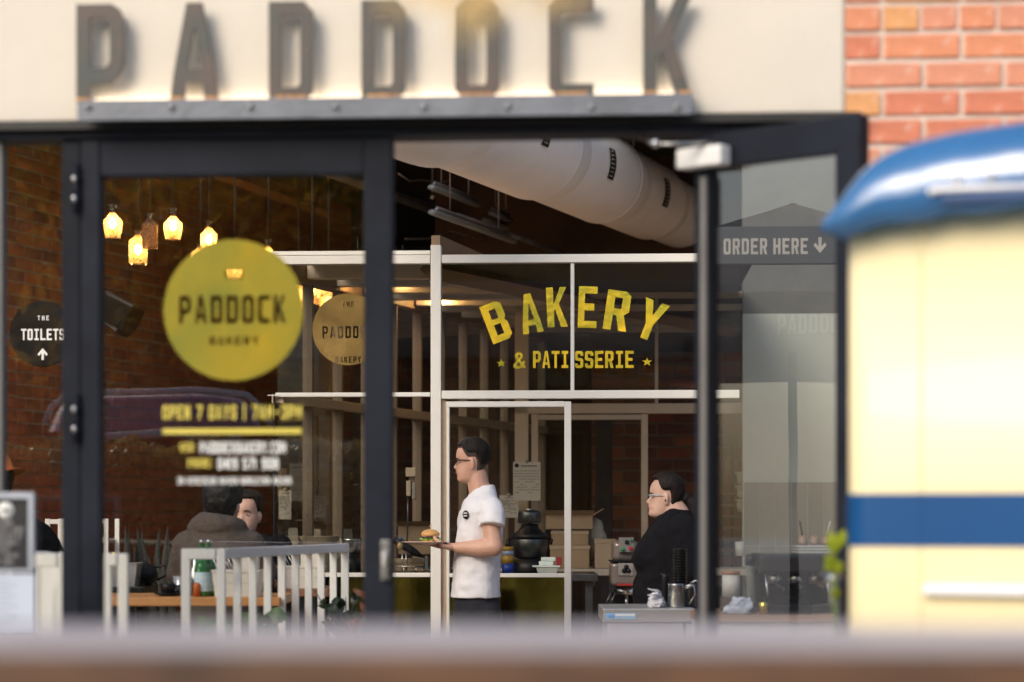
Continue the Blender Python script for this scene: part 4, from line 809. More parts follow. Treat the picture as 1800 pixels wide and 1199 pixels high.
# white tub with paper blocks
c = W(962, 1005, 13.5); c.z = zb_+.001
T = Thing('white_tub', 'white lidded plastic tub on the bench behind the bakery door', 'tub', c); a = MB(); a.loft([[(c.x+sx*.052, c.y+sy*.04, c.z) for sx, sy in ((-1,-1),(1,-1),(1,1),(-1,1))], [(c.x+sx*.062, c.y+sy*.05, c.z+.037) for sx, sy in ((-1,-1),(1,-1),(1,1),(-1,1))]], True, False); T.part('tub', a, mat('cloudy_white', (.55,.56,.52), .4), .004)
a = MB(); a.box(c.x-.083, c.x+.07, c.y-.055, c.y+.055, c.z+.037, c.z+.046); T.part('lid', a, mat('white_lid', (.8,.84,.80), .4), .002)
for k, (dx, z_, lb) in enumerate(((-.012, .047, 'lower white butter block on the tub lid'), (0, .070, 'upper white butter block on the tub lid'))):
    a = MB(); a.box(c.x+dx-.035, c.x+dx+.045, c.y-.03, c.y+.02, c.z+z_, c.z+z_+.022); solo('butter_block', a, mat('white_block', (.72,.80,.75), .6, 0, .06, 40, .4, 60), lb, 'butter', .004, 'white blocks on the tub')
a = MB(); a.box(c.x+.05, c.x+.08, c.y-.03, c.y+.02, c.z+.047, c.z+.094); solo('red_packet', a, mat('red_packet', (.30,.02,.03), .5), 'dark red packet beside the white blocks', 'packet', .004)
# spray bottles near the man's back
c = W(893, 1003, 13.6); c.z = zb_+.001; T = Thing('cleaning_bottle', 'yellow and blue cleaning bottle just behind the man', 'bottle', c)
for z0_, z1_, m_ in ((0,.055,mat('blue_plastic',(.01,.04,.28),.4)),(.055,.10,mat('amber_plastic',(.40,.22,.02),.4)),(.10,.125,mat('pale_blue_plastic',(.3,.35,.5),.4)),(.125,.15,mat('amber_plastic',(.4,.22,.02)))): a = MB(); a.lathe([(0,z0_),(.034,z0_),(.034,z1_),(0,z1_)], c, 18); T.part('band', a, m_)
a = MB(); a.lathe([(.02,.15),(.012,.17),(.012,.19),(0,.19)], c, 12); T.part('neck', a, M_black)
# notices clipped to the studs
def notice(label, px0, px1, py0, py1, d, logo=True):
    a_, b_ = W(px0, py1, d), W(px1, py0, d); T = Thing('paper_notice', label, 'notice', ((a_.x+b_.x)/2, d, a_.z), 'papers pinned inside the bakery'); a = MB(); a.box(a_.x, b_.x, d, d+.003, a_.z, b_.z); T.part('sheet', a, mat('notice_paper', (.50,.44,.36), .9, 0, .03, 6))
    w_, h_ = b_.x-a_.x, b_.z-a_.z; a = MB(); rr = random.Random(px0)
    for k in range(9):
        z = b_.z-h_*(.24+.07*k); x = a_.x+.008
        while x < b_.x-.02:
            l = rr.uniform(.008, .03)
            if rr.random() < (.85 if k < 4 else .55): a.box(x, min(x+l, b_.x-.008), d-.0012, d-.0004, z, z+.0035)
            x += l+.005
    a.box(a_.x+w_*.28, b_.x-w_*.12, d-.0012, d-.0004, b_.z-h_*.12, b_.z-h_*.09)
    T.part('print', a, mat('print_ink', (.10,.09,.08), .8))
    if logo: a = MB(); a.lathe([(0,0),(.013,0),(.013,.001),(0,.001)], (0,0,0), 20, Matrix.Translation((a_.x+.022, d-.0005, b_.z-.022)) @ Matrix.Rotation(R(90), 4, 'X')); T.part('round_logo', a, M_black)
    a = MB(); a.lathe([(0,0),(.011,.001),(.011,.004),(0,.008)], (0,0,0), 14, Matrix.Translation(((a_.x+b_.x)/2, d-.001, b_.z+.004)) @ Matrix.Rotation(R(90), 4, 'X')); T.part('magnet', a, mat('grey_magnet', (.3,.27,.22), .5))
notice('large printed notice with round logo hanging beside the white t-shirt man', 902, 950, 812, 880, 14.9)
notice('smaller calendar sheet tucked below the large notice', 878, 911, 871, 910, 14.95, False)
notice('dim sheet of paper on the glass above the plastic jug', 490, 512, 862, 913, 13.3, False)
# utensils left of the man
T = Thing('wire_rack', 'black wire cooling rack on the bench left of the white post', 'rack', W(720, 1003, 13.55)); c = W(722, 1000, 13.6); a = MB()
for k in range(9): a.tube([(c.x-.115, c.y+k*.03, zb_+.045-.0*k), (c.x+.1, c.y+k*.03, zb_+.030)], .0025, 5)
for x in (-.115, -.04, .03, .1): a.tube([(c.x+x, c.y, zb_+.04-.04*(x+.115)), (c.x+x, c.y+.24, zb_+.04-.04*(x+.115))], .003, 5); a.tube([(c.x+x, c.y, zb_+.04-.04*(x+.115)), (c.x+x, c.y, zb_+.001)], .003, 5)
T.part('wires', a, M_steel)
a = pxbox(747, 753, 978, 1003, 13.58, .06); solo('grey_bin', a, mat('slate_plastic', (.06,.07,.075), .5), 'small slate grey container against the white post', 'container', .003)
a = MB(); c = W(705, 955, 13.9)
T = Thing('power_tool', 'dark hand mixer with blue cap lying on the bench left of the post', 'hand mixer', W(710, 975, 13.9)); a.tube([W(692, 948, 13.9), W(706, 956, 13.9), W(730, 972, 13.9), W(742, 978, 13.9)], [.02,.028,.022,.008], 10); T.part('body', a, M_black); a = MB(); a.ball(W(704, 947, 13.88), .016, .016, .009); T.part('cap', a, mat('blue_cap', (.02,.08,.2), .4)); a = MB(); a.ball(W(703, 960, 13.87), .018, .014, .022); T.part('knob', a, mat('tan_plastic', (.4,.25,.1), .4))
for k_, px in enumerate((707, 714)): a = MB(); a.tube([W(px, 970, 13.8), W(px, 1003, 13.8)], .0035, 6); T.part('beater', a, M_steel)
carton('brown carton lying behind the wire rack', 690, 745, 983, 1003, 14.0, .1, False, z=zb_)
carton('large brown carton dim behind the hand mixer', 700, 756, 925, 975, 14.25, .2, True)
T = Thing('wall_dispenser', 'grey dispensers fixed to a stud left of the white post', 'dispenser', W(725, 870, 13.9)); a = pxbox(713, 731, 822, 838, 13.9, .05); T.part('box', a, M_cd, .004); a = pxbox(714, 722, 845, 872, 13.9, .05); T.part('box', a, M_cd, .004); a = pxbox(724, 731, 849, 878, 13.9, .06); T.part('box', a, mat('dull_grey', (.25,.22,.18), .5), .006); a = pxbox(719, 729, 838, 860, 13.95, .03); T.part('back_plate', a, M_cd, .003); a = MB(); a.tube([W(717, 872, 13.93), W(717, 905, 13.93), W(714, 1003, 13.93)], .005, 6); T.part('cable', a, M_dsteel)
# plastic jug and pot on the counter seen through the slatted screen
T = Thing('service_counter', 'pale topped counter behind the right end of the slatted screen', 'counter', W(600, 1010, 13.5)); a = MB(); x0, x1 = W(500, 1, 13.5).x, W(690, 1, 13.5).x; a.box(x0, x1, 13.4, 13.9, zb_-.02, zb_); 
T.part('top', a, mat('pale_bench', (.40,.34,.27)), .003); a = MB(); a.box(x0+.02, x1-.02, 13.45, 13.85, .05, zb_-.02); T.part('cabinet', a, mat('mustard_panel', (.35,.21,.03), .5), .003)
c = W(563, 1005, 13.55); c.z = zb_+.001; T = Thing('measuring_jug', 'frosted plastic measuring jug above the white screen rail', 'jug', c); s = 13.55/F
a = MB(); a.lathe([(22*s,0),(23*s,2*s),(31*s,64*s),(33*s,66*s),(31*s,66*s),(22*s,3*s),(0,3*s)], c, 24); T.part('body', a, mat('frosted_plastic', (.58,.48,.34), .4, 0, .05, 5, trans=.4)); a = MB(); a.tube([c+Vector((30*s,0,62*s)), c+Vector((36*s,-.01,60*s)), c+Vector((37*s,-.01,40*s)), c+Vector((28*s,0,20*s))], .008, 8); T.part('handle', a, mat('jug_grey', (.4,.34,.26), .4)); a = MB(); a.add([c+Vector((-30*s,-.01,66*s)), c+Vector((-38*s,0,64*s)), c+Vector((-30*s,.02,66*s)), c+Vector((-29*s,0,54*s))], [(0,1,3),(1,2,3)]); T.part('spout', a, mat('jug_grey', (.4,.34,.26)))
c = W(617, 1005, 13.6); c.z = zb_+.001; T = Thing('steel_pot', 'shiny steel mixing bowl on a dark blender base beside the jug', 'pot', c)
a = MB(); a.lathe([(10*s,30*s),(14*s,38*s),(21*s,58*s),(22*s,61*s),(20.5*s,60*s),(13*s,40*s),(0,36*s)], c, 24); T.part('bowl', a, M_steel); a = MB(); a.lathe([(0,0),(18*s,0),(17*s,20*s),(12*s,30*s),(0,32*s)], c, 20); T.part('base', a, M_black)
for lb, p0, p1, q0, dd in (('pale folded card standing at the left of the jug', 500, 526, 928, 13.6), ('pale card standing just above the jug', 542, 566, 930, 13.9), ('grey card standing behind the steel bowl', 598, 622, 930, 14.0)):
    a = MB(); a_ = W(p0, 1004, dd); b_ = W(p1, q0, dd); w_ = b_.x-a_.x; a.add([(a_.x,dd,zb_),(b_.x,dd,zb_),(b_.x-w_*.15,dd+.03,b_.z),(a_.x+w_*.25,dd+.03,b_.z),(a_.x,dd+.07,zb_),(b_.x,dd+.07,zb_)], [(0,1,2,3),(5,4,3,2)]); solo('menu_card', a, mat('card_grey', (.30,.26,.2), .9), lb, 'card', group='folded cards on the counter')
# ------------------------------------------------------------------ doorway: mixer, steel bench with jug
c = W(1100, 1085, 13.4); s = 13.4/F; T = Thing('dough_mixer', 'grey planetary dough mixer with green and red buttons in front of the woman', 'mixer', c)
M_mix = mat('mixer_enamel', (.30,.25,.22), .3, .4, .08, 5); x0 = c.x
def rr_box(px0, px1, py0, py1, d, dep, m, nm, bev): a = pxbox(px0, px1, py0, py1, d, dep); return T.part(nm, a, m, bev)
rr_box(1074, 1122, 988, 1030, 13.35, .3, M_mix, 'head', .022); rr_box(1077, 1122, 950, 987, 13.42, .28, M_mix, 'hood', .03); rr_box(1073, 1124, 985.5, 987.5, 13.34, .32, M_black, 'seam', .001)
pn = rr_box(1088, 1114, 945, 971, 13.38, .05, mat('panel_grey', (.22,.21,.19), .5), 'control_panel', .003)
for px, py, r_, m_ in ((1102,953,3.8,M_black),(1110,950,2.2,mat('green_button',(.01,.22,.06),.4)),(1095,966,3.2,mat('green_button',(.01,.22,.06))),(1109,964.5,3.6,mat('red_button',(.55,.02,.02),.4))):
    a = MB(); q = W(px, py, 13.375); a.lathe([(0,0),(r_*s,0),(r_*s,.008),(0,.010)], (0,0,0), 16, Matrix.Translation(q) @ Matrix.Rotation(R(90), 4, 'X')); T.sub(pn, 'button', a, m_)
pl = rr_box(1087, 1113, 990, 1012, 13.342, .01, mat('plate_grey', (.34,.31,.28), .4), 'speed_plate', .002)
a = MB(); q = W(1101, 1001, 13.335)
for k in range(3): an = R(90+120*k); a.ball(q+Vector((math.cos(an)*.014, 0, math.sin(an)*.014)), .013, .008, .013)
T.sub(pl, 'knob', a, M_black)
rr_box(1085, 1112, 1026, 1030, 13.345, .02, mat('red_strip', (.45,.04,.03), .4), 'warning_strip', .001)
a = MB(); a.lathe([(0,0),(22*s,0),(24*s,4*s),(22*s,14*s),(0,15*s)], W(1101, 1045, 13.5), 24); T.part('beater_hub', a, M_steel); a = MB(); a.tube([W(1101, 1044, 13.5), W(1101, 1075, 13.5)], .010, 8); T.part('beater_shaft', a, M_steel)
rr_box(1076, 1128, 1040, 1200, 13.62, .08, M_black, 'column', .01); rr_box(1060, 1130, 1330, 1345, 13.4, .35, M_mix, 'foot', .01)
for k in range(2): a = MB(); a.tube([W(1070-8+k*8, 1068, 13.3), W(1074+k*8, 1042, 13.3)], .006, 6); T.part('bowl_guard_bar', a, M_dsteel)
# steel under-bench fridge nearer the door
D = 10.8; s = D/F; T = Thing('steel_fridge', 'stainless under bench fridge with a blue label by the open doorway', 'fridge', W(1140, 1100, D)); x0, x1 = W(1060, 1, D).x, W(1222, 1, D).x; zt_ = W(0, 1070, D).z
a = MB(); a.box(x0, x1, D, D+.6, zt_-.06, zt_); T.part('top', a, mat('satin_steel', (.42,.42,.42), .45, .7, .03, 3), .004); a = MB(); a.box(x0+.02, x0+.36, D+.01, D+.58, .08, zt_-.062); T.part('door_panel', a, mat('brushed_panel', (.50,.50,.50), .4, .8, .1, 6), .004); a = MB(); a.box(x0+.37, x1-.01, D+.01, D+.58, .08, zt_-.062); T.part('door_panel', a, mat('brushed_panel', (.5,.5,.5)), .004)
lb_ = pxbox(1065, 1117, 1078, 1088, D-.004, .003); T.part('maker_label', lb_, mat('label_blue', (.25,.50,.75), .4)); a = MB(); q = W(1074, 1083, D-.005); a.ball(q, .018, .002, .009, 14, 6); T.part('label_logo', a, mat('label_deep_blue', (.08,.3,.65), .4))
for px in (1084, ): a = pxbox(1081, 1116, 1079, 1083, D-.006, .002); T.part('label_band', a, mat('label_white', (.75,.8,.85), .4))
zs = zt_+.001
c = W(1188, 1068, 10.95); c.z = zs; T = Thing('milk_jug', 'stainless steel milk jug on top of the under bench fridge', 'jug', c); r_ = 15*s
a = MB(); a.lathe([(0,0),(r_,0),(r_*1.03,.01),(r_*.92,.06),(r_*.9,.10),(r_*.95,.106),(r_*.86,.104),(r_*.84,.02),(0,.012)], c, 24); T.part('body', a, M_steel); a = MB(); a.tube([c+Vector((r_*.9,0,.095)), c+Vector((r_*2.1,0,.10)), c+Vector((r_*2.3,0,.06)), c+Vector((r_*1.6,0,.015))], .004, 8); T.part('handle', a, M_steel)
c = W(1211, 1068, 11.05); c.z = zs; T = Thing('milk_jug', 'second milk jug with a curved spout beside the black stile', 'jug', c, None); a = MB(); a.lathe([(0,0),(r_*.85,0),(r_*.8,.08),(r_*.86,.1),(r_*.78,.098),(0,.01)], c, 20); T.part('body', a, M_dsteel); a = MB(); a.tube([c+Vector((.0,-.02,.10)), c+Vector((.03,-.03,.12)), c+Vector((.045,-.03,.1)), c+Vector((.04,-.03,.02))], .006, 8); T.part('handle', a, M_steel)
# folded white cloth
def cloth(name, label, c, w_, d_, layers, m, h=.016, seed=1):
    rr = random.Random(seed); T = Thing(name, label, 'cloth', c)
    for k in range(layers):
        z = c[2]+k*h; a = MB(); sx = w_*rr.uniform(.7, 1)*.5; sy = d_*.5; ox = rr.uniform(-.1,.1)*w_; rings = []
        for i in range(15):
            u = -1+2*i/14; zz = z+h*.5+h*.35*math.sin(u*5+k*2)+h*.3*abs(u)*(k/layers); rings.append([(c[0]+ox+u*sx, c[1]-sy, zz-h*.42), (c[0]+ox+u*sx, c[1]-sy-.006, zz), (c[0]+ox+u*sx, c[1]-sy, zz+h*.42), (c[0]+ox+u*sx, c[1]+sy, zz+h*.42), (c[0]+ox+u*sx, c[1]+sy, zz-h*.42)])
        a.loft(rings, True, True); T.part('fold', a, m)
    return T
M_clw = mat('white_cloth', (.72,.72,.76), .9, 0, .08, 30, .4, 90); M_tow = mat('striped_towel', (.30,.34,.48), .9, 0, .1, 12, .3, 90, col2=(.68,.70,.74), stretch=(1, 1, 6))
def crumple(name, label, c, rx, ry, h, m, seed, ridges=7):
    a = MB(); n = 56; rows = 30; rr_ = []
    for k in range(rows+1):
        t = math.pi*.5*k/rows; ring_ = []
        for i in range(n):
            an = 2*math.pi*i/n; p = Vector((math.cos(an)*math.cos(t), math.sin(an)*math.cos(t), math.sin(t)))
            q = noise.noise(p*1.6+Vector((seed, 0, 0))); f = 1+.28*noise.noise(p*2.2+Vector((0, seed, 0)))+.16*(1-abs(math.sin(p.z*ridges*2.4+q*5+p.x*2)))*(1 if k else 0)
            ring_.append((c[0]+p.x*rx*f, c[1]+p.y*ry*f, c[2]+max(0, p.z*h*(1+.25*noise.noise(p*3)) )*f))
        rr_.append(ring_)
    a.loft(rr_, True); return solo(name, a, m, label, 'cloth')
crumple('white_cloth', 'rumpled white cleaning cloth left of the steel milk jug', (W(1155, 1068, 10.9).x, 10.95, zs), .037, .05, .058, M_clw, 3)
a = MB(); b0 = Vector((W(1150, 1052, 10.9).x, 10.9, zs+.05))
a.tube([b0+Vector((.03,0,.018)), b0+Vector((.01,-.01,.028)), b0+Vector((-.012,-.015,.03)), b0+Vector((-.03,-.02,.036))], [.008,.011,.009,.004], 10, None, True, .4); a.tube([b0+Vector((.03,0,.005)), b0+Vector((0,-.01,.012)), b0+Vector((-.03,-.02,.006))], [.008,.012,.005], 10, None, True, .4)
solo('cloth_strip', a, M_clw, 'loose ends of the white cloth sticking up', 'cloth', kind='stuff')
# dark ribbed cup tower
c = W(1195, 1068, 11.15); c.z = zs; T = Thing('cup_tower', 'tall tower of stacked black cups beside the black stile', 'cups', c); s = 11.15/F
for k in range(20): a = MB(); a.lathe([(11*s,0),(13*s,4*s),(13.4*s,4.4*s),(12*s,4.6*s)], c+Vector((0,0,k*5*s)), 16); T.part('black_cup', a, mat('cup_black', (.02,.02,.022), .35))
a = MB(); c = W(1169, 1068, 11.1); a.lathe([(0,0),(6*s,0),(6*s,52*s),(5*s,56*s),(0,56*s)], (c.x, c.y, zs), 12); solo('dark_bottle', a, M_black, 'slim dark bottle standing behind the milk jug', 'bottle')
# ------------------------------------------------------------------ coffee counter behind the door glass
D = 10.3; s = D/F; T = Thing('coffee_counter', 'white fronted coffee counter behind the open glass door', 'counter', W(1350, 1150, D)); x0, x1 = W(1228, 1, D).x, W(1600, 1, D).x; zc = W(0, 1081, D).z
a = MB(); a.box(x0, x1, D-.02, D+.75, zc-.03, zc); T.part('top', a, wood('counter_wood', (.28,.16,.09), (.36,.22,.13)), .003); a = MB(); a.box(x0+.01, x1, D, D+.7, .05, zc-.032); T.part('front_panel', a, mat('counter_white', (.62,.62,.62), .5), .003)
zc += .001
def pc(px, d=10.5): return Vector((W(px, 1, d).x, d, zc))
crumple('folded_towels', 'pile of folded blue and white towels on the coffee counter', tuple(pc(1300, 10.42)), .062, .06, .062, M_tow, 5, 9)
c = pc(1285, 10.6); T = Thing('ribbed_canister', 'ribbed white canister with a wooden lid on the coffee counter', 'canister', c+Vector((0,0,.065))); r_ = 15.5*s
a = MB(); a.lathe([(0,.0),(r_,.0),(r_,.098),(0,.098)], c+Vector((0,0,.066)), 96, None, True, True, 24, .03); T.part('body', a, mat('ribbed_white', (.5,.49,.46), .5)); a = MB(); a.lathe([(0,.098),(r_*1.05,.098),(r_*1.05,.112),(0,.114)], c+Vector((0,0,.066)), 28); T.part('lid', a, mat('lid_wood', (.30,.13,.06), .5))
a = MB(); a.box(c.x-.045, c.x+.045, c.y-.04, c.y+.045, zc, zc+.065); solo('small_box', a, mat('brown_box', (.08,.05,.04), .7), 'low dark box under the ribbed canister', 'box', .004)
c = pc(1319, 10.62); T = Thing('cup_stack', 'stack of paper cups topped with black lids by the coffee machine', 'cups', c)
for k in range(14): a = MB(); a.lathe([(8*s,0),(9.5*s,4*s),(9.8*s,4.3*s),(8.8*s,4.4*s)], c+Vector((0,0,k*5*s+.03)), 16); T.part('paper_cup', a, mat('cup_paper', (.42,.44,.40), .6))
a = MB(); a.lathe([(0,0),(9.5*s,0),(8.5*s,20*s),(0,20*s)], c+Vector((0,0,.03+72*s)), 16); T.part('black_lids', a, M_black)
# espresso machine
c = pc(1395, 10.65); T = Thing('espresso_machine', 'black espresso machine with steam wands behind the door glass', 'coffee machine', c); x0, x1 = W(1332, 1, 10.55).x, W(1474, 1, 10.55).x
a = MB(); a.box(x0, x1, 10.5, 10.95, zc+.17, zc+.255); T.part('body', a, mat('machine_black', (.022,.022,.022), .25), .018); a = MB(); a.box(x0+.02, x1-.02, 10.75, 10.94, zc+.03, zc+.17); T.part('back_panel', a, M_black, .006); a = MB(); a.box(x0, x1, 10.48, 10.95, zc+.0, zc+.035); T.part('drip_tray', a, M_dsteel, .004)
for px in (1362, 1398, 1434):
    q = pc(px, 10.58); g_ = MB(); g_.lathe([(0,.0),(.028,0),(.032,.02),(.03,.045),(0,.05)], q+Vector((0,0,.125)), 20); gh = T.part('group_head', g_, M_steel); g_ = MB(); g_.tube([q+Vector((0,-.02,.12)), q+Vector((.02,-.11,.105))], [.009,.012], 8); T.sub(gh, 'portafilter_handle', g_, M_black)
for px in (1345, 1452): q = pc(px, 10.5); g_ = MB(); g_.tube([q+Vector((0,0,.17)), q+Vector((.0,-.05,.13)), q+Vector((.008,-.06,.05))], .004, 6); T.part('steam_wand', g_, M_steel)
# plates & brown cups on the machine
q0 = Vector((W(1430, 1, 10.7).x, 10.7, zc+.256)); T = Thing('plate_stack', 'low stack of white square trays on top of the coffee machine', 'plates', q0)
for k in range(3): a = MB(); a.box(q0.x-.085, q0.x+.07, 10.62, 10.78, q0.z+k*.013, q0.z+k*.013+.008); T.part('tray', a, mat('tray_grey', (.45,.45,.44), .4), .003)
for px, lb, st in ((1411,'left brown stoneware cup with a dark straw on the coffee machine',1),(1432,'middle brown stoneware cup on the coffee machine',0),(1452,'right brown stoneware cup with a pale straw on the coffee machine',2)):
    q = Vector((W(px, 1, 10.7).x, 10.7, q0.z+.036)); T = Thing('stoneware_cup', lb, 'cup', q, 'stoneware cups on the coffee machine'); s2 = 10.7/F; a = MB(); a.lathe([(0,0),(8.5*s2,0),(9*s2,6*s2),(6*s2,17*s2),(5.2*s2,17*s2),(0,15*s2)], q, 16); T.part('bowl', a, mat('stoneware', (.20,.13,.10), .5, col2=(.3,.22,.17)))
    if st: a = MB(); a.tube([q+Vector((0,0,14*s2)), q+Vector((-.012 if st == 1 else .02,0,42*s2))], .0035, 6); T.part('straw', a, M_black if st == 1 else mat('pale_straw', (.4,.42,.4), .5))
a = MB(); q = pc(1342, 10.35); a.lathe([(0,0),(.018,0),(.02,.05),(.016,.052),(0,.01)], q, 14); solo('gold_tumbler', a, mat('brass_metal', (.65,.5,.12), .2, 1), 'small brass tumbler beside the folded towels', 'tumbler')
for px, w_, lb in ((1385, .10, 'clear acrylic box on the counter in front of the coffee machine'),): a = MB(); q = pc(px, 10.38); a.box(q.x-w_, q.x+w_, q.y-.03, q.y+.03, zc, zc+.075); solo('acrylic_box', a, glass('acrylic', (.6,.62,.66), 1.2), lb, 'box')
# tiled wall (tiles as pieces)
TW = Fr(15.0, 3.0); T = Thing('tiled_wall', 'grey green wall with tall grey tiles on its lower half behind the coffee counter', 'wall', TW.M @ Vector((TW.x(1385), 0, .012))); x0, x1 = TW.x(1307), TW.x(1560); zt_ = TW.z(847, 1385)
a = MB(); a.box(x0-.005, x1, .006, .14, .012, 2.66, TW.M); T.part('plaster', a, mat('grey_green_paint', (.46,.48,.43), .75, 0, .05, 1.5, .1, 60))
b_ = MB(); b_.box(x0-.005, x1, .004, .16, 2.662, 4.2, TW.M); T.part('shaded_top', b_, mat('shaded_top_grey', (.15,.15,.14), .8))  # wall top in darker grey, standing in for shade up there
base_t = MB(); base_t.box(.003, .096, -.006, .0, .003, .392); tm = [base_t.mesh('tile') for _ in range(3)]
for me_, c_ in zip(tm, ((.29,.28,.25),(.27,.265,.24),(.31,.295,.265))): fixn(me_); me_.materials.append(mat('tile_%d' % tm.index(me_), c_, .3, 0, .06, 3, .05, 10))
nz = 5; rr = random.Random(3); k = 0
for r_ in range(6):
    for i in range(int((x1-x0)/.0985)):
        o = link(bpy.data.objects.new('tile', rr.choice(tm))); o.parent = T.o; p = TW.M @ Vector((x0+i*.0985, 0, zt_-.395*(r_+1))); o.matrix_local = Matrix.Translation(p-T.at) @ TW.M.to_3x3().to_4x4()
        if zt_-.395*(r_+1) < .1: bpy.data.objects.remove(o)
a = MB(); a.box(x0-.004, x1, -.001, .006, .05, zt_, TW.M); T.part('grout', a, mat('grout_line', (.52,.52,.47), .9))
# shelving left of the tiled wall
T = Thing('storage_rack', 'dim storage rack with trays left of the tiled wall', 'rack', W(1285, 950, 16)); 
for k in range(6):
    a = pxbox(1270, 1304, 866+k*20, 870+k*20, 16, .3); T.part('shelf', a, wood('rack_wood', (.22,.12,.07), (.3,.18,.11)), .002)
for px in (1268, 1285, 1303): a = pxbox(px, px+4, 780, 1000, 16.31, .02); T.part('upright', a, M_black)
for k in range(3):
    c = W(1304, 832+k*24, 15.6); T = Thing('white_bucket', ['top white lidded bucket beside the tiled wall','middle white lidded bucket beside the tiled wall','lowest white lidded bucket beside the tiled wall'][k], 'bucket', c, 'white lidded buckets'); s = 15.6/F
    a = MB(); a.lathe([(5*s,-20*s),(8*s,-17*s),(9*s,-1*s)], c, 16); T.part('tub', a, mat('bucket_white', (.5,.5,.44), .5)); a = MB(); a.lathe([(0,-1*s),(12*s,-1*s),(12*s,2*s),(0,2.4*s)], c, 20); T.part('lid', a, mat('bucket_lid', (.7,.7,.62), .5))
c = W(1300, 977, 14.5); a = MB(); a.lathe([(0,0),(7*.0034,0),(8*.0034,25*.0034),(0,25*.0034)], c, 16); solo('paper_tin', a, mat('paper_tin', (.6,.6,.52), .6), 'short white tin beside the tiled wall', 'tin')
a = MB(); 
for k in range(9): a.tube([W(1284, 795, 15.8), W(1281-(k % 4)*2, 815, 15.8), W(1276+rr.uniform(-8,14), 845+rr.uniform(-6,10), 15.8)], [.004,.003,.001], 5)
solo('dried_flowers', a, mat('straw_stems', (.35,.22,.12), .8), 'bunch of dried stems hanging above the storage rack', 'dried flowers')
# order here board
OB = Fr(11.6, 3.0); T = Thing('order_sign', 'dark overhead board with the words ORDER HERE and a down arrow', 'sign', OB.M @ Vector((OB.x(1360), 0, OB.z(464, 1360)))); a = MB(); a.box(OB.x(1246), OB.x(1500), 0, .05, OB.z(464, 1360), OB.z(398, 1360), OB.M); T.part('board', a, mat('board_dark', (.03,.032,.035), .6), .003)
mpart(T, 'lettering', line_px('ORDER HERE', OB, 1272, 1420, 419, 447, -.002, space=.3), mat('sign_grey', (.30,.28,.25), .6)); X0, Z0 = OB.loc(1430, 445, -.002); X1, Z1 = OB.loc(1453, 417, -.002); mpart(T, 'arrow', loops_mesh('arrow', [[(x*(X1-X0), y*(Z1-Z0)) for x, y in lp] for lp in G('v')], face(OB, X0, Z0, -.002), .001), mat('sign_grey', (.30,.28,.25)))
for q0_, q1_ in ((492, 512), (524, 542)): pass
# ------------------------------------------------------------------ caravan
CV = 5.9; CA = 24.0
class CVF(Fr):
    def __init__(q):
        p = W(1480, 910, CV); a = R(CA); q.O = Vector((p.x, p.y, 0)); q.ex = Vector((math.cos(a), -math.sin(a), 0)); q.ey = Vector((math.sin(a), math.cos(a), 0))
        q.M = Matrix(((q.ex.x, q.ey.x, 0, q.O.x), (q.ex.y, q.ey.y, 0, q.O.y), (0, 0, 1, 0), (0, 0, 0, 1)))
CF = CVF(); Xl = 0.0; CM = CF.M
M_yel = mat('cream_yellow_paint', (.88,.76,.46), .45, 0, .02, 2, .0, 30, coat=.25); M_blue = mat('blue_gloss_paint', (.002,.065,.21), .4, 0, .12, 2, spec=.3, coat=.12); M_roof = mat('roof_blue_gloss', (.03,.14,.34), .2, 0, .12, 3, .9, 5, coat=1.0); M_wtrim = mat('white_trim', (.85,.86,.88), .35, 0, .02)
T = Thing('caravan', 'pale yellow vintage caravan with blue stripe and glossy blue roof at the right', 'caravan', CM @ Vector((1.3, .45, 0)))
def rrect(x0, x1, y0, y1, r, n=8):
    pts = []
    for cx_, cy_, a0 in ((x1-r, y0+r, -90), (x1-r, y1-r, 0), (x0+r, y1-r, 90), (x0+r, y0+r, 180)):
        for k in range(n+1): a = R(a0+90*k/n); pts.append((cx_+r*math.cos(a), cy_+r*math.sin(a)))
    return pts
X2 = 2.7; YD = .92; zs0, zs1 = CF.z(960, 1600), CF.z(868, 1600)
a = MB(); lp = rrect(Xl, X2, 0, YD, .07); a.loft([[(x, y, z) for x, y in lp] for z in (.35, zs0, zs1, 2.15)], True, True, True, CM)
a.sm = [len(f) == 4 for f in a.f]; T.part('body', a, M_yel)
a = MB(); lp2 = rrect(Xl-.004, X2+.004, -.004, YD+.004, .074); a.loft([[(x, y, z) for x, y in lp2] for z in (zs0, zs1)], False, True, True, CM); st = T.part('blue_stripe', a, M_blue)
def LB(v): return CM @ Vector(v)
for py in (880, 905, 931, 956):
    x, z = CF.loc(1619, py, -.005); b = MB(); b.ball(LB((x, -.005, z)), .006, .003, .006, 10, 6); T.sub(st, 'rivet', b, M_blue)
for py in (450, 520, 590, 660, 730, 800, 985, 1060): x, z = CF.loc(1619, py, -.005); b = MB(); b.ball(LB((x, -.0005, z)), .005, .003, .005, 10, 6); T.part('rivet', b, M_yel)
b = MB(); b.box(CF.x(1617), CF.x(1621), -.0015, .001, .36, 2.14, CM); T.part('panel_seam', b, mat('seam_shade', (.70,.58,.32), .6))
x_ = CF.x(1625); a = MB(); a.box(x_, X2-.1, -.03, -.001, CF.z(1047, 1700), CF.z(1028, 1700), CM); T.part('shelf_rail', a, M_wtrim, .008)
top = [(1434,401),(1442,392),(1455,375),(1470,352),(1485,330),(1500,310),(1520,292),(1545,277),(1575,264),(1610,254),(1650,246),(1710,236),(1780,227),(1860,220),(2000,212),(2300,206),(3000,205)]
bot = [(1434,405),(1442,404),(1455,402),(1470,400),(1485,398),(1500,396),(1520,393),(1545,388),(1575,383),(1610,377),(1650,371),(1710,365),(1780,359),(1860,353),(2000,343),(2300,322),(3000,280)]
a = MB(); rings = []
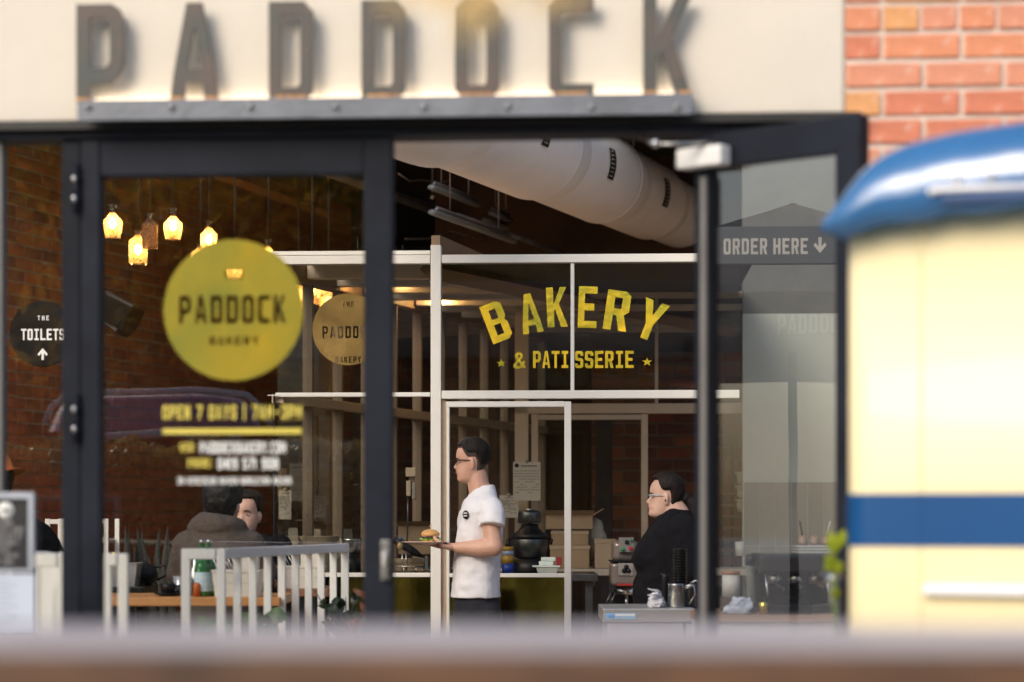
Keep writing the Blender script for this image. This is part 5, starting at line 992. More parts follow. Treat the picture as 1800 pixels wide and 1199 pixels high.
for (px, pt), (_, pb) in zip(top, bot):
    x = CF.x(px, -.09); zt_ = CF.loc(px, pt, .30)[1]; zb_ = CF.loc(px, pb, -.09)[1]+.006*math.sin(px*.05)
    if px > 2500: x = X2+.05; zt_, zb_ = zt0, zb0
    zt0, zb0 = zt_, zb_; h = max(zt_-zb_, .004); k = min(1, (px-1434)/70); y0, y1 = -.09+.04*(1-k)**2, YD+.07-.04*(1-k)**2; ym = (y0+y1)/2; yw = (y1-y0)/2; ring_ = []
    for j in range(32):
        an = math.pi*j/31; ring_.append((x, ym-yw*math.copysign(abs(math.cos(an))**.5, math.cos(an)), zb_+h*math.sin(an)**.55))
    rings.append(ring_)
a.loft(rings, True, True, True, CM); rf = T.part('roof', a, M_roof)
a = MB(); a.box(CF.x(1655, -.1), X2-.1, -.112, -.06, CF.z(355, 1750, -.1), CF.z(337, 1750, -.1), CM); T.sub(rf, 'gutter_panel', a, mat('deep_blue_paint', (.004,.05,.17), .4), .006)
a = MB(); P_ = lambda px, py, o=-.1: LB((CF.x(px, o), o, CF.z(py, px, o))); a.tube([P_(1632, 338), P_(1650, 333), P_(1700, 331), P_(1830, 327)], .009, 8); T.sub(rf, 'gutter_trim', a, M_wtrim)
for px, py in ((1742,312),(1682,318)): b = MB(); b.ball(P_(px, py), .008, .006, .012); T.sub(rf, 'roof_screw', b, M_steel)
a = MB(); a.lathe([(0,0),(.27,0),(.29,.03),(.29,.12),(.27,.15),(0,.15)], (0,0,0), 28, CM @ Matrix.Translation((1.4, .16, .3)) @ Matrix.Rotation(R(90), 4, 'X')); T.part('wheel', a, mat('tyre', (.03,.03,.03), .8))
# bright leaf spray beside the caravan
T = Thing('lime_plant', 'lime green leaves poking out beside the left edge of the caravan', 'plant', (W(1465, 1020, 6.6).x, 6.62, 0)); a = MB(); b_ = W(1468, 1090, 6.6); a.tube([(b_.x, b_.y, 0.35), b_, W(1466, 960, 6.6), W(1458, 935, 6.6)], .006, 6); T.part('stem', a, mat('lime_stem', (.12,.18,.04), .6)); a = MB()
for p_, q_, w_ in (((1468,975),(1460,935),.038),((1466,1000),(1452,975),.034),((1472,965),(1485,930),.03),((1468,1010),(1478,985),.03),((1466,990),(1448,1000),.03),((1474,1050),(1462,1035),.03)): leaf(a, W(*p_, 6.6), W(*q_, 6.58), w_, .1)
T.part('foliage', a, leafmat('lime_leaf', (.34,.44,.03), (.5,.6,.04), .5, .4), 0, None, 'stuff')
a = MB(); a.lathe([(0,0),(.09,0),(.12,.32),(.125,.34),(.11,.34),(0,.3)], (b_.x, 6.6, .0), 20); T.part('pot', a, mat('planter_grey', (.16,.15,.14)))
T = Thing('tap_rail', 'short bright steel rail end between door and caravan', 'rail', W(1465, 1017, 7.0)); a = MB(); a.tube([W(1440, 1018, 7.0), W(1474, 1017, 6.9)], .016, 10); T.part('tube', a, M_steel); a = MB(); a.tube([W(1474, 1017, 6.9), (W(1474, 1017, 6.9).x, 6.9, .0)], .012, 8); T.part('post', a, M_dsteel)
# ------------------------------------------------------------------ menu board at the left
MBd = 7.0; T = Thing('menu_board', 'black menu board in a white frame with a sheet clipped below, at the left edge', 'sign', (W(0, 1, MBd).x, MBd, .012)); zf = lambda py: W(0, py, MBd).z; xf = lambda px: W(px, 1, MBd).x
a = MB()
for r_ in ((-110, -100, 866, 1006), (52, 61, 866, 1006)): a.box(xf(r_[0]), xf(r_[1]), MBd-.02, MBd+.01, zf(r_[3]), zf(r_[2]))
a.box(xf(-100)+.0005, xf(52)-.0005, MBd-.02, MBd+.01, zf(877), zf(866)); a.box(xf(-100)+.0005, xf(52)-.0005, MBd-.02, MBd+.01, zf(1006), zf(1000)); T.part('frame', a, mat('board_frame', (.40,.44,.50), .4), .003)
a = MB(); a.box(xf(-100), xf(52), MBd-.006, MBd, zf(1000), zf(877)); T.part('black_panel', a, mat('chalk_black', (.02,.021,.023), .4))
X, Z = xf(10), zf(897); a = MB(); a.lathe([(0,0),(.024,0),(.024,.001),(0,.001)], (0,0,0), 28, Matrix.Translation((X, MBd-.0065, Z)) @ Matrix.Rotation(R(90), 4, 'X')); T.part('round_logo', a, M_wprint)
FM = Fr(MBd, 0)
mpart(T, 'logo_lettering', line_px('PADDOCK', FM, 1, 19, 894, 900, -.009), M_black)
for k, t_ in enumerate(['WELCOME', 'PLEASE WAIT HERE', 'TO BE SEATED BY', 'OUR FRIENDLY', 'STAFF', 'OPEN 7 DAYS', '7AM-3PM']):
    wd_ = len(t_)*4.2; mpart(T, 'lettering', line_px(t_, FM, max(-60, 2-wd_/2-6), 2+wd_/2+6, 915+k*11.6, 922.5+k*11.6, -.008), mat('chalk_grey', (.32,.32,.33), .7))
a = MB(); a.box(xf(-100), xf(62), MBd-.012, MBd-.008, zf(1108), zf(1008)); T.part('white_sheet', a, mat('sheet_white', (.52,.58,.70), .7, 0, .03)); a = MB()
for k in range(9): a.box(xf(-60), xf(18+(k*13) % 25), MBd-.0135, MBd-.0125, zf(1021+k*9), zf(1019+k*9))
T.part('sheet_print', a, mat('faint_ink', (.40,.44,.52), .8)); a = MB(); a.box(xf(-105), xf(66), MBd-.02, MBd+.012, zf(1122), zf(1110)); T.part('bottom_rail', a, mat('board_frame', (.5,.53,.58)), .002)
for px in (-98, 56): a = MB(); a.box(xf(px)-.012, xf(px)+.012, MBd, MBd+.02, .012, zf(1112)); T.part('leg', a, M_dsteel)
# ------------------------------------------------------------------ near timber bench top
T = Thing('timber_bench', 'weathered timber ledge running across the bottom, very near and out of focus', 'bench', (0, 2.5, 0)); zb_ = 1.4-.128
M_lg = wood('weathered_top', (.46,.41,.41), (.58,.53,.53), 2, (1, 14, 14), .4, .1); M_lf = wood('varnished_front', (.045,.026,.017), (.20,.10,.05), 4.5, (1.2, 3, 3), .55, .1)
for k in range(4):
    y0 = 2.375+.125*k; a = MB(); a.box(-2.2, 2.2, y0, y0+.121, zb_-.035, zb_+.0006*(k % 2)); T.part('plank', a, M_lg, .004)
a = MB(); a.box(-2.2, 2.2, 2.34, 2.373, zb_-.11, zb_-.001); T.part('front_board', a, M_lf, .006)
for x in (-1.9, 0, 1.9): a = MB(); a.box(x-.045, x+.045, 2.4, 2.75, 0, zb_-.036); T.part('leg', a, M_lf, .004)
# twig of autumn leaves hanging close to the lens, top of frame
T = Thing('autumn_twig', 'blurred twig of yellow autumn leaves hanging over the sign', 'branch', W(820, -140, 2.3)); a = MB(); a.tube([W(900, -200, 2.3), W(840, -120, 2.3), W(800, -40, 2.3), W(770, 0, 2.3)], [.008,.005,.003,.002], 6); a.tube([W(840, -120, 2.3), W(900, -60, 2.3), W(960, -20, 2.28)], [.004,.003,.002], 6); T.part('stem', a, mat('twig', (.12,.08,.05), .8)); a = MB(); rr = random.Random(5)
for px, py in ((805,5),(835,25),(858,-2),(828,52),(740,-5),(700,3),(885,-8),(935,0),(985,-12),(770,-16),(840,-22),(1010,-5)):
    q = W(px+rr.uniform(-8,8), py, 2.3); leaf(a, q+Vector((0,0,.014)), q+Vector((rr.uniform(-.016,.016), -.005, -.015)), .016, .1)
T.part('foliage', a, mat('autumn_leaf', (.62,.42,.14), .6, 0, .25, 20), 0, None, 'stuff')

# ------------------------------------------------------------------ street behind the camera (seen only as reflections)
def mir(p):
    """the real place of something whose mirror image in the shopfront stands at p"""
    p = Vector(p); dd = (p-FAC.O).dot(FAC.ey); return p-FAC.ey*2*dd
def V(px, py, d): return mir(W(px, py, d))
MM = Matrix(((1,0,0,0),(0,1,0,0),(0,0,1,0),(0,0,0,1)))
# van
T = Thing('parked_van', 'dark purple van parked behind the hedge, seen as a reflection in the glass', 'van', V(255, 1100, 17.0)); M_van = mat('van_paint', (.34,.28,.40), .3, .35, .1, 2, coat=.6)
def vloft(sts, m, nm):
    b = MB(); rings = []
    for d_, x0, x1, pt, pb, k in sts:
        ring = []
        for j in range(24):
            an = math.pi*j/23; xx = (x0+x1)/2-(x1-x0)/2*math.copysign(abs(math.cos(an))**k, math.cos(an)); yy = pb-(pb-pt)*math.sin(an)**k; ring.append(V(xx, yy, d_))
        rings.append(ring)
    b.loft(rings, True); return T.part(nm, b, m)
vloft([(16.9,78,468,702,1250,.35),(17.3,60,480,687,1250,.32),(18.5,90,460,700,1200,.32),(20.5,125,440,715,1150,.35)], M_van, 'body')
b = MB(); b.add([V(70,760,16.7),V(475,752,16.7),V(455,800,16.65),(V(95,806,16.65))], [(0,1,2,3)]); T.part('windscreen', b, M_black)
b = MB(); b.tube([V(72,745,16.8), V(85,715,16.8), V(112,695,16.8), V(180,687,16.8), V(350,686,16.8), V(430,695,16.8), V(462,722,16.8), V(474,750,16.8)], .026, 8); T.part('roof_trim', b, M_wtrim); b = MB(); b.box(0,.001,0,.001,0,.001); 
b = MB(); b.tube([V(100,782,16.6), V(190,768,16.6), V(300,764,16.6), V(420,770,16.6)], .032, 8); T.part('bonnet_trim', b, M_wtrim)
# hedge
def leafmass(mb, n, gen, sz, seed):
    rr = random.Random(seed)
    for _ in range(n):
        c = gen(rr); a = Vector((rr.uniform(-1,1), rr.uniform(-1,1), rr.uniform(-1,1))).normalized(); b = a.cross(Vector((rr.uniform(-1,1), rr.uniform(-1,1), rr.uniform(-1,1)))).normalized(); l = sz*rr.uniform(.6,1.3)
        mb.add([c-a*l, c+b*l*.4, c+a*l, c-b*l*.4], [(0,1,2,3)])
T = Thing('hedge', 'clipped leafy hedge behind the viewer, seen dimly reflected in the shopfront', 'hedge', V(300, 1000, 15.6)); a = MB(); 
def hg(rr):
    px = rr.uniform(-200, 700); top_ = 775+30*noise.noise(Vector((px*.012, 0, 0)))+14*noise.noise(Vector((px*.05, 3, 0))); return V(px, top_+abs(rr.gauss(0, 1))**1.0*95, rr.uniform(15.3, 15.9))
leafmass(a, 9000, hg, .042, 3); T.part('foliage', a, leafmat('hedge_leaf', (.26,.25,.10), (.55,.42,.12), .2, .45), 0, None, 'stuff')
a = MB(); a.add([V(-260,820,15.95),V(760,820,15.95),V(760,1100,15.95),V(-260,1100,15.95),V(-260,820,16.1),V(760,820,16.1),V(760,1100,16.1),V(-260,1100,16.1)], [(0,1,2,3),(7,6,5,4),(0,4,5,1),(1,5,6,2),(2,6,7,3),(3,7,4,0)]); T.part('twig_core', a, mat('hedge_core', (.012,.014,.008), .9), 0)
# trees across the street
M_bark = mat('bark', (.09,.055,.035), .9, 0, .3, 8, .6, 20)
def tree(label, px, d, h, spread, m, n, seed, sz=.13, z0=2.2):
    rr = random.Random(seed); b = V(px, 910, d); b = Vector((b.x, b.y, 0)); T = Thing('street_tree', label, 'tree', b, 'trees across the street'); t = MB(); t.tube([b, b+Vector((.05,0,h*.3)), b+Vector((-.1,.1,h*.7))], [.17,.13,.06], 10); tips = []
    for k in range(9):
        an = rr.uniform(0, 6.28); s0 = b+Vector((0,0,h*rr.uniform(.22,.55))); e = s0+Vector((math.cos(an)*spread*rr.uniform(.5,1), math.sin(an)*spread*rr.uniform(.5,1), h*rr.uniform(.15,.4))); t.tube([s0, s0.lerp(e,.5)+Vector((0,0,.2)), e], [.07,.05,.02], 6); tips += [s0.lerp(e,.6), e]
    T.part('trunk', t, M_bark); a = MB()
    leafmass(a, n, lambda r: r.choice(tips)+Vector((r.gauss(0,.55)*spread*.5, r.gauss(0,.55)*spread*.5, r.gauss(0,.45)*spread*.5)), sz, seed); T.part('crown', a, m, 0, None, 'stuff')
M_t1 = leafmat('autumn_crown', (.34,.20,.03), (.75,.42,.04), .5, .5); M_t2 = leafmat('green_crown', (.14,.17,.03), (.42,.44,.05), .5, .5)
tree('autumn yellow tree across the street, reflected low in the shopfront', 250, 24, 5.5, 2.4, M_t1, 9000, 1)
tree('green tree across the street, reflected above the round gold film', 520, 27, 6.5, 2.8, M_t2, 12000, 2)
tree('tallest green tree across the street, reflected at the left', -150, 29, 7.5, 3.2, M_t2, 9000, 3)
tree('autumn tree across the street, reflected in the bakery glass', 900, 29, 6, 2.8, M_t1, 9000, 4)
tree('small yellow tree across the street, reflected at the right', 1350, 30, 5.5, 2.8, M_t1, 5000, 5)
# low building opposite
T = Thing('building_opposite', 'brown brick building across the street, only seen in reflections', 'building', (0, -22, 0)); a = MB(); a.box(-22, 20, -26, -22, 0, 7.2); T.part('wall', a, mat('brown_brick_far', (.44,.27,.19), .9, 0, .2, 2)); a = MB(); a.box(-22.4, 20.4, -26.4, -21.5, 7.2, 7.6); T.part('roof', a, mat('dark_roof', (.04,.035,.035), .6))
for k in range(9): b = MB(); b.box(-20+4.4*k, -18+4.4*k, -21.99, -21.9, 1.0, 2.6); T.part('window', b, mat('dark_window', (.02,.025,.03), .1))
# cafe umbrella outside to the left, reflected in the open door
def mdoor(p):
    dd = (p-LE.O).dot(LE.ey); return p-LE.ey*2*dd
pv = W(1392, 568, 11.5); pt = mdoor(pv); away = (pt-mdoor(W(1392, 568, 8.5))); away.z = 0; away.normalize(); phi = math.atan2(-away.y, -away.x); RU = 1.5
c = pt+away*(RU*math.cos(R(22.5))+.006); c.z = pt.z+.75
T = Thing('cafe_umbrella', 'pale grey cafe umbrella outside to the left, reflected in the open glass door', 'umbrella', (c.x, c.y, 0))
rings = [[(c.x+RU*r_*math.cos(phi+R(45*k+22.5)), c.y+RU*r_*math.sin(phi+R(45*k+22.5)), c.z-.60*r_**1.2) for k in range(8)] for r_ in (.03,.35,.7,1)]
rings.append([(x, y, z-.28) for x, y, z in rings[-1]]); a = MB(); a.loft(rings, False, False); T.part('canopy', a, mat('umbrella_cloth', (.45,.44,.42), .9, 0, .05, 4)); a = MB(); a.tube([(c.x, c.y, 0), c], .025, 10); T.part('pole', a, M_galv)
MR = Matrix.Identity(4); e_ = LE.ey
for i in range(3):
    for j in range(3): MR[i][j] = (1 if i == j else 0)-2*e_[i]*e_[j]
MR = Matrix.Translation(LE.O) @ MR @ Matrix.Translation(-LE.O)
vf = Fr(11.5, 0); vf.O = Vector((0, pv.y, 0)); vd = (pv-W(1392, 568, 8.5)).normalized(); vd.z = 0; vd.normalize()
vf.ey = vd; vf.ex = Vector((vd.y, -vd.x, 0)); vf.O = Vector((pv.x, pv.y, 0)); vf.M = Matrix(((vf.ex.x, vf.ey.x, 0, vf.O.x), (vf.ex.y, vf.ey.y, 0, vf.O.y), (0, 0, 1, 0), (0, 0, 0, 1)))
me = line_px('PADDOCK', vf, 1364, 1492, 551, 585, -.008, name='valance_lettering'); me.transform(MR); mpart(T, 'valance_lettering', me, mat('bright_white_print', (.85,.85,.85), .6))
# ------------------------------------------------------------------ people
SKIN = mat('skin', (.52,.29,.20), .5, 0, .05, 12, .15, 150, col2=(.60,.35,.25)); SKIN2 = mat('skin_pale', (.58,.36,.27), .5, 0, .05, 12, .1, 150)
HAIR = mat('dark_hair', (.014,.010,.008), .6, 0, .5, 30, .6, 160, .2, stretch=(1, 1, .25)); HAIRB = mat('black_hair', (.010,.010,.012), .5, 0, .5, 30, .6, 160, .3, stretch=(1, 1, .25))
TEE = mat('white_tshirt', (.74,.73,.74), .9, 0, .03, 6, .25, 35); PANTS = mat('charcoal_trousers', (.014,.014,.02), .9, 0, .2, 12, .3, 60); HOOD = mat('grey_brown_hoodie', (.085,.068,.058), .95, 0, .12, 8, .4, 120); SHOE = mat('black_shoe', (.015,.015,.015), .5)
HT = [(0,.050,-.005,.022),(.05,.078,-.03,.042),(.10,.087,-.045,.052),(.16,.086,-.052,.057),(.21,.0835,-.058,.061),(.26,.0885,-.066,.064),(.30,.087,-.072,.066),(.36,.0835,-.080,.069),(.44,.081,-.090,.072),(.50,.077,-.097,.0735),(.56,.0835,-.101,.074),(.62,.087,-.104,.0755),(.72,.085,-.105,.077),(.80,.077,-.101,.076),(.88,.062,-.088,.069),(.94,.042,-.068,.055),(.98,.018,-.045,.034),(1.0,-.005,-.025,.012)]
NB = [(.30,0),(.335,.010),(.36,.022),(.385,.026),(.42,.020),(.47,.012),(.52,.006),(.57,0)]
def interp(tab, z, c):
    for a, b in zip(tab, tab[1:]):
        if a[0] <= z <= b[0]: f = (z-a[0])/(b[0]-a[0]); return a[c]+(b[c]-a[c])*f
    return tab[-1][c] if z > tab[-1][0] else tab[0][c]
def head_pt(z, th, H, off=0.0, jowl=0.0, wide=1.0):
    f, b, w_ = interp(HT, z, 1), interp(HT, z, 2), interp(HT, z, 3)*wide
    if z < .3: f += jowl*.3*(1-z/.3); w_ += jowl*(1-z/.35)*.8; 
    c = (f+b)/2; a = (f-b)/2; q = 2.2
    ct, st = math.cos(th), math.sin(th); r = 1/((abs(ct)**q+abs(st)**q)**(1/q)); x = c+(a+off)*r*ct; y = (w_+off)*r*st
    if ct > 0:
        x += interp(NB, z, 1)*math.exp(-(y/.011)**2) if .3 < z < .57 else 0
        x -= .010*math.exp(-((abs(y)-.031)/.014)**2)*math.exp(-((z-.50)/.045)**2)
        x += .004*math.exp(-(y/.020)**2)*(math.exp(-((z-.275)/.014)**2)+.9*math.exp(-((z-.235)/.013)**2)) - .004*math.exp(-(y/.02)**2)*math.exp(-((z-.255)/.007)**2)
    k = H/.235
    return Vector((x*k, y*k, z*H))
def head(mb, M, H=.22, jowl=0, wide=1.0):
    zs = [i/44 for i in range(45)]; n = 64; mb.loft([[head_pt(z, 2*math.pi*i/n, H, 0, jowl, wide) for i in range(n)] for z in zs], True, True, True, M)
    k = H/.235
    for sy in (-1, 1):
        e = MB(); e.ball((0,0,0), .019*k, .007*k, .033*k, 14, 8); e.ball((-.004*k, sy*.006*k, .006*k), .016*k, .006*k, .024*k, 12, 8)
        mb.add(e.v, e.f, True, M @ Matrix.Translation((-.006*k, sy*.074*k*wide, .445*H)) @ Matrix.Rotation(R(-sy*22), 4, 'Z') @ Matrix.Rotation(R(8), 4, 'Y'))
def hair(M, H, hl=.82, nape=.28, side=.55, off=.010, seed=1, wide=1.0, tex=.004):
    """shell following the skull: hairline height at the front, sides and nape"""
    mb = MB(); n = 64; rows = 22; rings = []; inner = []
    def low(th):
        c = math.cos(th); jag = .012*noise.noise(Vector((th*9, seed, 0)))
        return low0(c)+jag
    def low0(c):
        if c > .25: t = (c-.25)/.75; return side+(hl-side)*min(1, t*1.8)
        if c > -.22: return side
        t = (-.22-c)/.78; return side+(nape-side)*min(1, t*2.6)
    for j in range(rows+1):
        ring = []
        for i in range(n):
            th = 2*math.pi*i/n; lo = low(th); z = lo+(1.0-lo)*(j/rows); o = off*min(1, .15+j/4)*(1+.5*max(0, z-.6)); o += tex*(noise.noise(Vector((th*5, z*9, seed)))+.8*noise.noise(Vector((th*22, z*7, seed))))*min(1, j/3)
            p = head_pt(min(z, .999), th, H, o, 0, wide); p.z += (off*1.3)*(max(0, z-.7)/.3)**1.5; ring.append(p)
        rings.append(ring)
    inner = [[head_pt(low(2*math.pi*i/n), 2*math.pi*i/n, H, -.006, 0, wide) for i in range(n)]]
    mb.loft(inner+rings, True, True, True, M); return mb
def ring(c, a, b, n=24, ax=Vector((1,0,0)), ay=Vector((0,1,0)), q=2.3):
    out = []; c = Vector(c)
    for i in range(n):
        t = 2*math.pi*i/n; ct, st = math.cos(t), math.sin(t); r = 1/((abs(ct)**q+abs(st)**q)**(1/q)); out.append(c+ax*a*r*ct+ay*b*r*st)
    return out
def torso(mb, M, rows, grow=0.0, q=2.3):
    """rows: (z, x_front, x_back, half width)"""
    mb.loft([ring(((f+b)/2, 0, z), (f-b)/2+grow, w_+grow, 28, q=q) for z, f, b, w_ in rows], True, True, True, M)
def limb(mb, M, pts, rs, seg=14, flat=1.0):
    P = [Vector(p) for p in pts]; out = [P[0]]; rr_ = [rs[0]]
    for i in range(len(P)-1):
        for f in (.5, 1.0):
            out.append(P[i].lerp(P[i+1], f)); rr_.append(rs[i]+(rs[i+1]-rs[i])*f)
    mb.tube(out, rr_, seg, M, True, flat); mb.ball(P[0], rs[0]*.98, None, None, seg, 8, M); mb.ball(P[-1], rs[-1]*.98, None, None, seg, 8, M)
    for p, r_ in list(zip(P, rs))[1:-1]: mb.ball(p, r_*.99, None, None, seg, 8, M)
def hand(mb, M, w_, d, palmn, side, size=1.0, curl=.35, thumb_up=.6, spread=1.0):
    """w_: wrist, d: finger direction, palmn: palm normal, side: +1 thumb towards d x palmn"""
    d = Vector(d).normalized(); nrm = Vector(palmn).normalized(); s_ = d.cross(nrm).normalized()*side; w_ = Vector(w_); s0 = size
    mb.loft([ring(w_+d*q*s0, .5*a*s0, .5*b*s0, 16, s_, nrm, 2.6) for q, a, b in ((-.02,.05,.038),(.01,.062,.034),(.045,.082,.030),(.085,.084,.026),(.098,.076,.02))], True, True, True, M)
    for k, (o, L, r) in enumerate(((.031,.070,.0088),(.011,.080,.0092),(-.010,.074,.0088),(-.030,.058,.0078))):
        b0 = w_+d*.080*s0+s_*o*s0; fd = (d+s_*o*2.2*spread).normalized(); a = curl; pts = [b0]; p = b0
        for seg_, f in ((.46,1.0),(.30,1.9),(.24,2.6)): p = p+(fd*math.cos(a*f*.8)+nrm*math.sin(a*f*.8))*L*seg_*s0; pts.append(p)
        limb(mb, M, pts, [r*s0, r*.95*s0, r*.88*s0, r*.75*s0], 8)
    b0 = w_+d*.02*s0+s_*.032*s0; t1 = b0+(d*.6+s_*.8+nrm*thumb_up*.3).normalized()*.038*s0; t2 = t1+(d*.9+s_*.35+nrm*thumb_up).normalized()*.034*s0; t3 = t2+(d+nrm*thumb_up*.9).normalized()*.028*s0
    limb(mb, M, [b0, t1, t2, t3], [.015*s0, .0125*s0, .011*s0, .009*s0], 8)
def fuse(T, name, mb, m, vox=.006, smooth=4, disp=0.0, dscale=.12, folds=0.0):
    me = mb.mesh(name, T.at); fixn(me); o = bpy.data.objects.new(name, me)
    md = o.modifiers.new('r', 'REMESH'); md.mode = 'VOXEL'; md.voxel_size = vox; md.use_smooth_shade = True
    if smooth: s_ = o.modifiers.new('s', 'SMOOTH'); s_.iterations = smooth; s_.factor = .5
    me2 = baked(o); bpy.data.objects.remove(o)
    if disp:
        cs = [v.co.copy() for v in me2.vertices]; ns = [v.normal.copy() for v in me2.vertices]
        for i, p in enumerate(cs):
            n_ = noise.noise(Vector((p.x/dscale, p.y/dscale, p.z/dscale*.6)))+.5*noise.noise(Vector((p.x/dscale*2.3+5, p.y/dscale*2, p.z/dscale*2.6))); q = noise.noise(Vector((p.x*3, p.y*3, p.z*3+9)))*3+p.z*26+(p.x+p.y)*17; fd = (abs(math.sin(q))**3-.3)*max(0, noise.noise(Vector((p.x*6+3, p.y*6, p.z*5)))+.15); cs[i] = p+ns[i]*(n_*disp+fd*folds*2.2)
        me2.vertices.foreach_set('co', [q for c_ in cs for q in c_]); me2.update()
    me2.polygons.foreach_set('use_smooth', [True]*len(me2.polygons)); me2.materials.clear(); me2.materials.append(m); me2.name = name
    o = link(bpy.data.objects.new(name, me2)); o.parent = T.o; return o
def glasses(T, M, H, m, lens=True):
    k = H/.235; a = MB(); z = .50*H
    for sy in (-1, 1):
        pts = [Vector((.083*k+.004-.006*math.cos(t)**2, sy*(.033*k+.022*math.cos(t)), z-.002+.013*math.sin(t))) for t in [2*math.pi*i/12 for i in range(13)]]; a.tube(pts, .0016, 5)
        a.tube([Vector((.080*k, sy*.055*k, z+.010)), Vector((.05*k, sy*.074*k, z+.009)), Vector((-.005*k, sy*.081*k, z+.004))], [.0034,.003,.0022], 6)
        a.tube([Vector((.086*k, sy*.012, z+.009)), Vector((.084*k, sy*.052, z+.010))], .0028, 6)
    a.tube([Vector((.092*k, -.011, z+.006)), Vector((.095*k, 0, z+.008)), Vector((.092*k, .011, z+.006))], .0016, 5)
    b = MB(); b.add(a.v, a.f, True, M); return T.part('glasses', b, m)
def face_bits(T, M, H, browm, open_mouth=False, jowl=0):
    k = H/.235; a = MB()
    for sy in (-1, 1): a.ball((.0725*k, sy*.031*k, .50*H), .006*k, .0105*k, .0045*k, 12, 8)
    b = MB(); b.add(a.v, a.f, True, M); T.part('eye', b, mat('eye_white', (.6,.55,.5), .2)); a = MB()
    for sy in (-1, 1): a.ball((.0772*k, sy*.030*k, .50*H), .0025*k, .0045*k, .0042*k, 10, 6)
    b = MB(); b.add(a.v, a.f, True, M); T.part('iris', b, mat('iris_brown', (.03,.018,.01), .15)); a = MB()
    for sy in (-1, 1): a.tube([head_pt(.575, sy*.18, H, .001), head_pt(.59, sy*.36, H, .001), head_pt(.575, sy*.58, H, .001)], [.003*k,.0035*k,.002*k], 6)
    b = MB(); b.add(a.v, a.f, True, M); T.part('eyebrow', b, browm); a = MB()
    for z_, r_ in ((.272,.0032),(.240,.004)): a.tube([head_pt(z_, t, H, -.0005) for t in (-.30,-.15,0,.15,.30)], [r_*.4,r_,r_*1.1,r_,r_*.4], 6)
    b = MB(); b.add(a.v, a.f, True, M); T.part('lips', b, mat('lips', (.42,.15,.12), .45))

def legs(mb, M, hip_z, sp=.1, fwd=(.05,-.05), r0=.085, floor=.09, bend=0):
    for sy, f in ((1, fwd[0]), (-1, fwd[1])): limb(mb, M, [(-.02, sy*sp, hip_z), (f*.5+.02, sy*sp, hip_z*.53), (f-.03, sy*sp, floor)], [r0, r0*.68, r0*.48])
def shoes(T, M, fwd, sp=.1):
    for sy, f in ((1, fwd[0]), (-1, fwd[1])):
        a = MB(); a.loft([ring((f-.07+q*.28, sy*sp, z_), .5*l_*0+h_, wd, 14, Vector((0,0,1)), Vector((0,1,0)), 2.6) for q, wd, h_, z_ in ((0,.028,.03,.045),(.12,.036,.042,.055),(.4,.042,.05,.062),(.7,.046,.033,.046),(.95,.036,.022,.036),(1.03,.015,.012,.03)) for l_ in (0,)], True, True, True, M); T.part('shoe', a, SHOE)

def Mperson(x, y, z, deg):  # deg: heading of local +x
    return Matrix.Translation((x, y, z)) @ Matrix.Rotation(R(deg), 4, 'Z')

# ---- waiter in the white t-shirt, walking left with a plate
D = 12.3; S = F/D; px0 = 845
def fz_(px): return -(px-px0)/S
def zz_(py): return 1.4+(910-py)/S
Mw = Mperson((px0-900)/S, D, 0, 180)
T = Thing('person', 'man in white t-shirt and glasses walking left with a burger on a plate', 'person', ((px0-900)/S, D, .012))
Hm = .218; Mh = Mw @ Matrix.Translation((fz_(830), 0, zz_(849))) @ Matrix.Rotation(R(3), 4, 'Y') @ Matrix.Diagonal((.93, .93, 1, 1))
rows = [(zz_(1050), fz_(793), fz_(879), .165), (zz_(1020), fz_(797), fz_(877), .155), (zz_(985), fz_(798), fz_(878), .150), (zz_(950), fz_(802), fz_(881), .160), (zz_(920), fz_(806), fz_(882), .175), (zz_(900), fz_(810), fz_(882), .185), (zz_(885), fz_(815), fz_(878), .165), (zz_(872), fz_(824), fz_(873), .10), (zz_(862), fz_(832), fz_(870), .072), (zz_(853), fz_(842), fz_(867), .056)]
b = MB(); torso(b, Mw, [(z, f-.012, k+.012, w_-.012) for z, f, k, w_ in rows]); head(b, Mh, Hm)
limb(b, Mw, [(fz_(846), 0, zz_(872)), (fz_(841), 0, zz_(852)), (fz_(838), 0, zz_(836))], [.060, .056, .054])
sh, el, wr = (fz_(860), .155, zz_(900)), (fz_(869), .195, zz_(961)), (fz_(806), .15, zz_(962))
limb(b, Mw, [sh, el], [.044, .045]); mid = Vector(el).lerp(Vector(wr), .35); limb(b, Mw, [el, (mid.x, mid.y, mid.z-.004), wr], [.047, .046, .029])
limb(b, Mw, [(fz_(860), -.155, zz_(900)), (fz_(866), -.21, zz_(960)), (fz_(850), -.235, zz_(1035))], [.044, .043, .030]); hand(b, Mw, (fz_(849), -.24, zz_(1040)), (.1, 0, -1), (0, 1, 0), 1, .95)
hand(b, Mw, (fz_(802), .145, zz_(961)), (1, -.35, .10), (0, .15, 1), -1, 1.02, .12, .9)
legs(b, Mw, .92, .09, (.20, -.22), .07, .08); fuse(T, 'body', b, SKIN, .0052, 3)
b = MB(); torso(b, Mw, rows, .004); b.tube([(fz_(856), .09, zz_(886)), (fz_(862), .145, zz_(893)), (fz_(867), .178, zz_(908)), (fz_(866), .192, zz_(924))], [.055, .064, .060, .063], 18, Mw); b.tube([(fz_(856), -.09, zz_(886)), (fz_(862), -.145, zz_(893)), (fz_(867), -.178, zz_(908)), (fz_(866), -.19, zz_(924))], [.055, .064, .060, .063], 18, Mw)
fuse(T, 'tshirt', b, TEE, .006, 3, .007, .09, folds=.006)
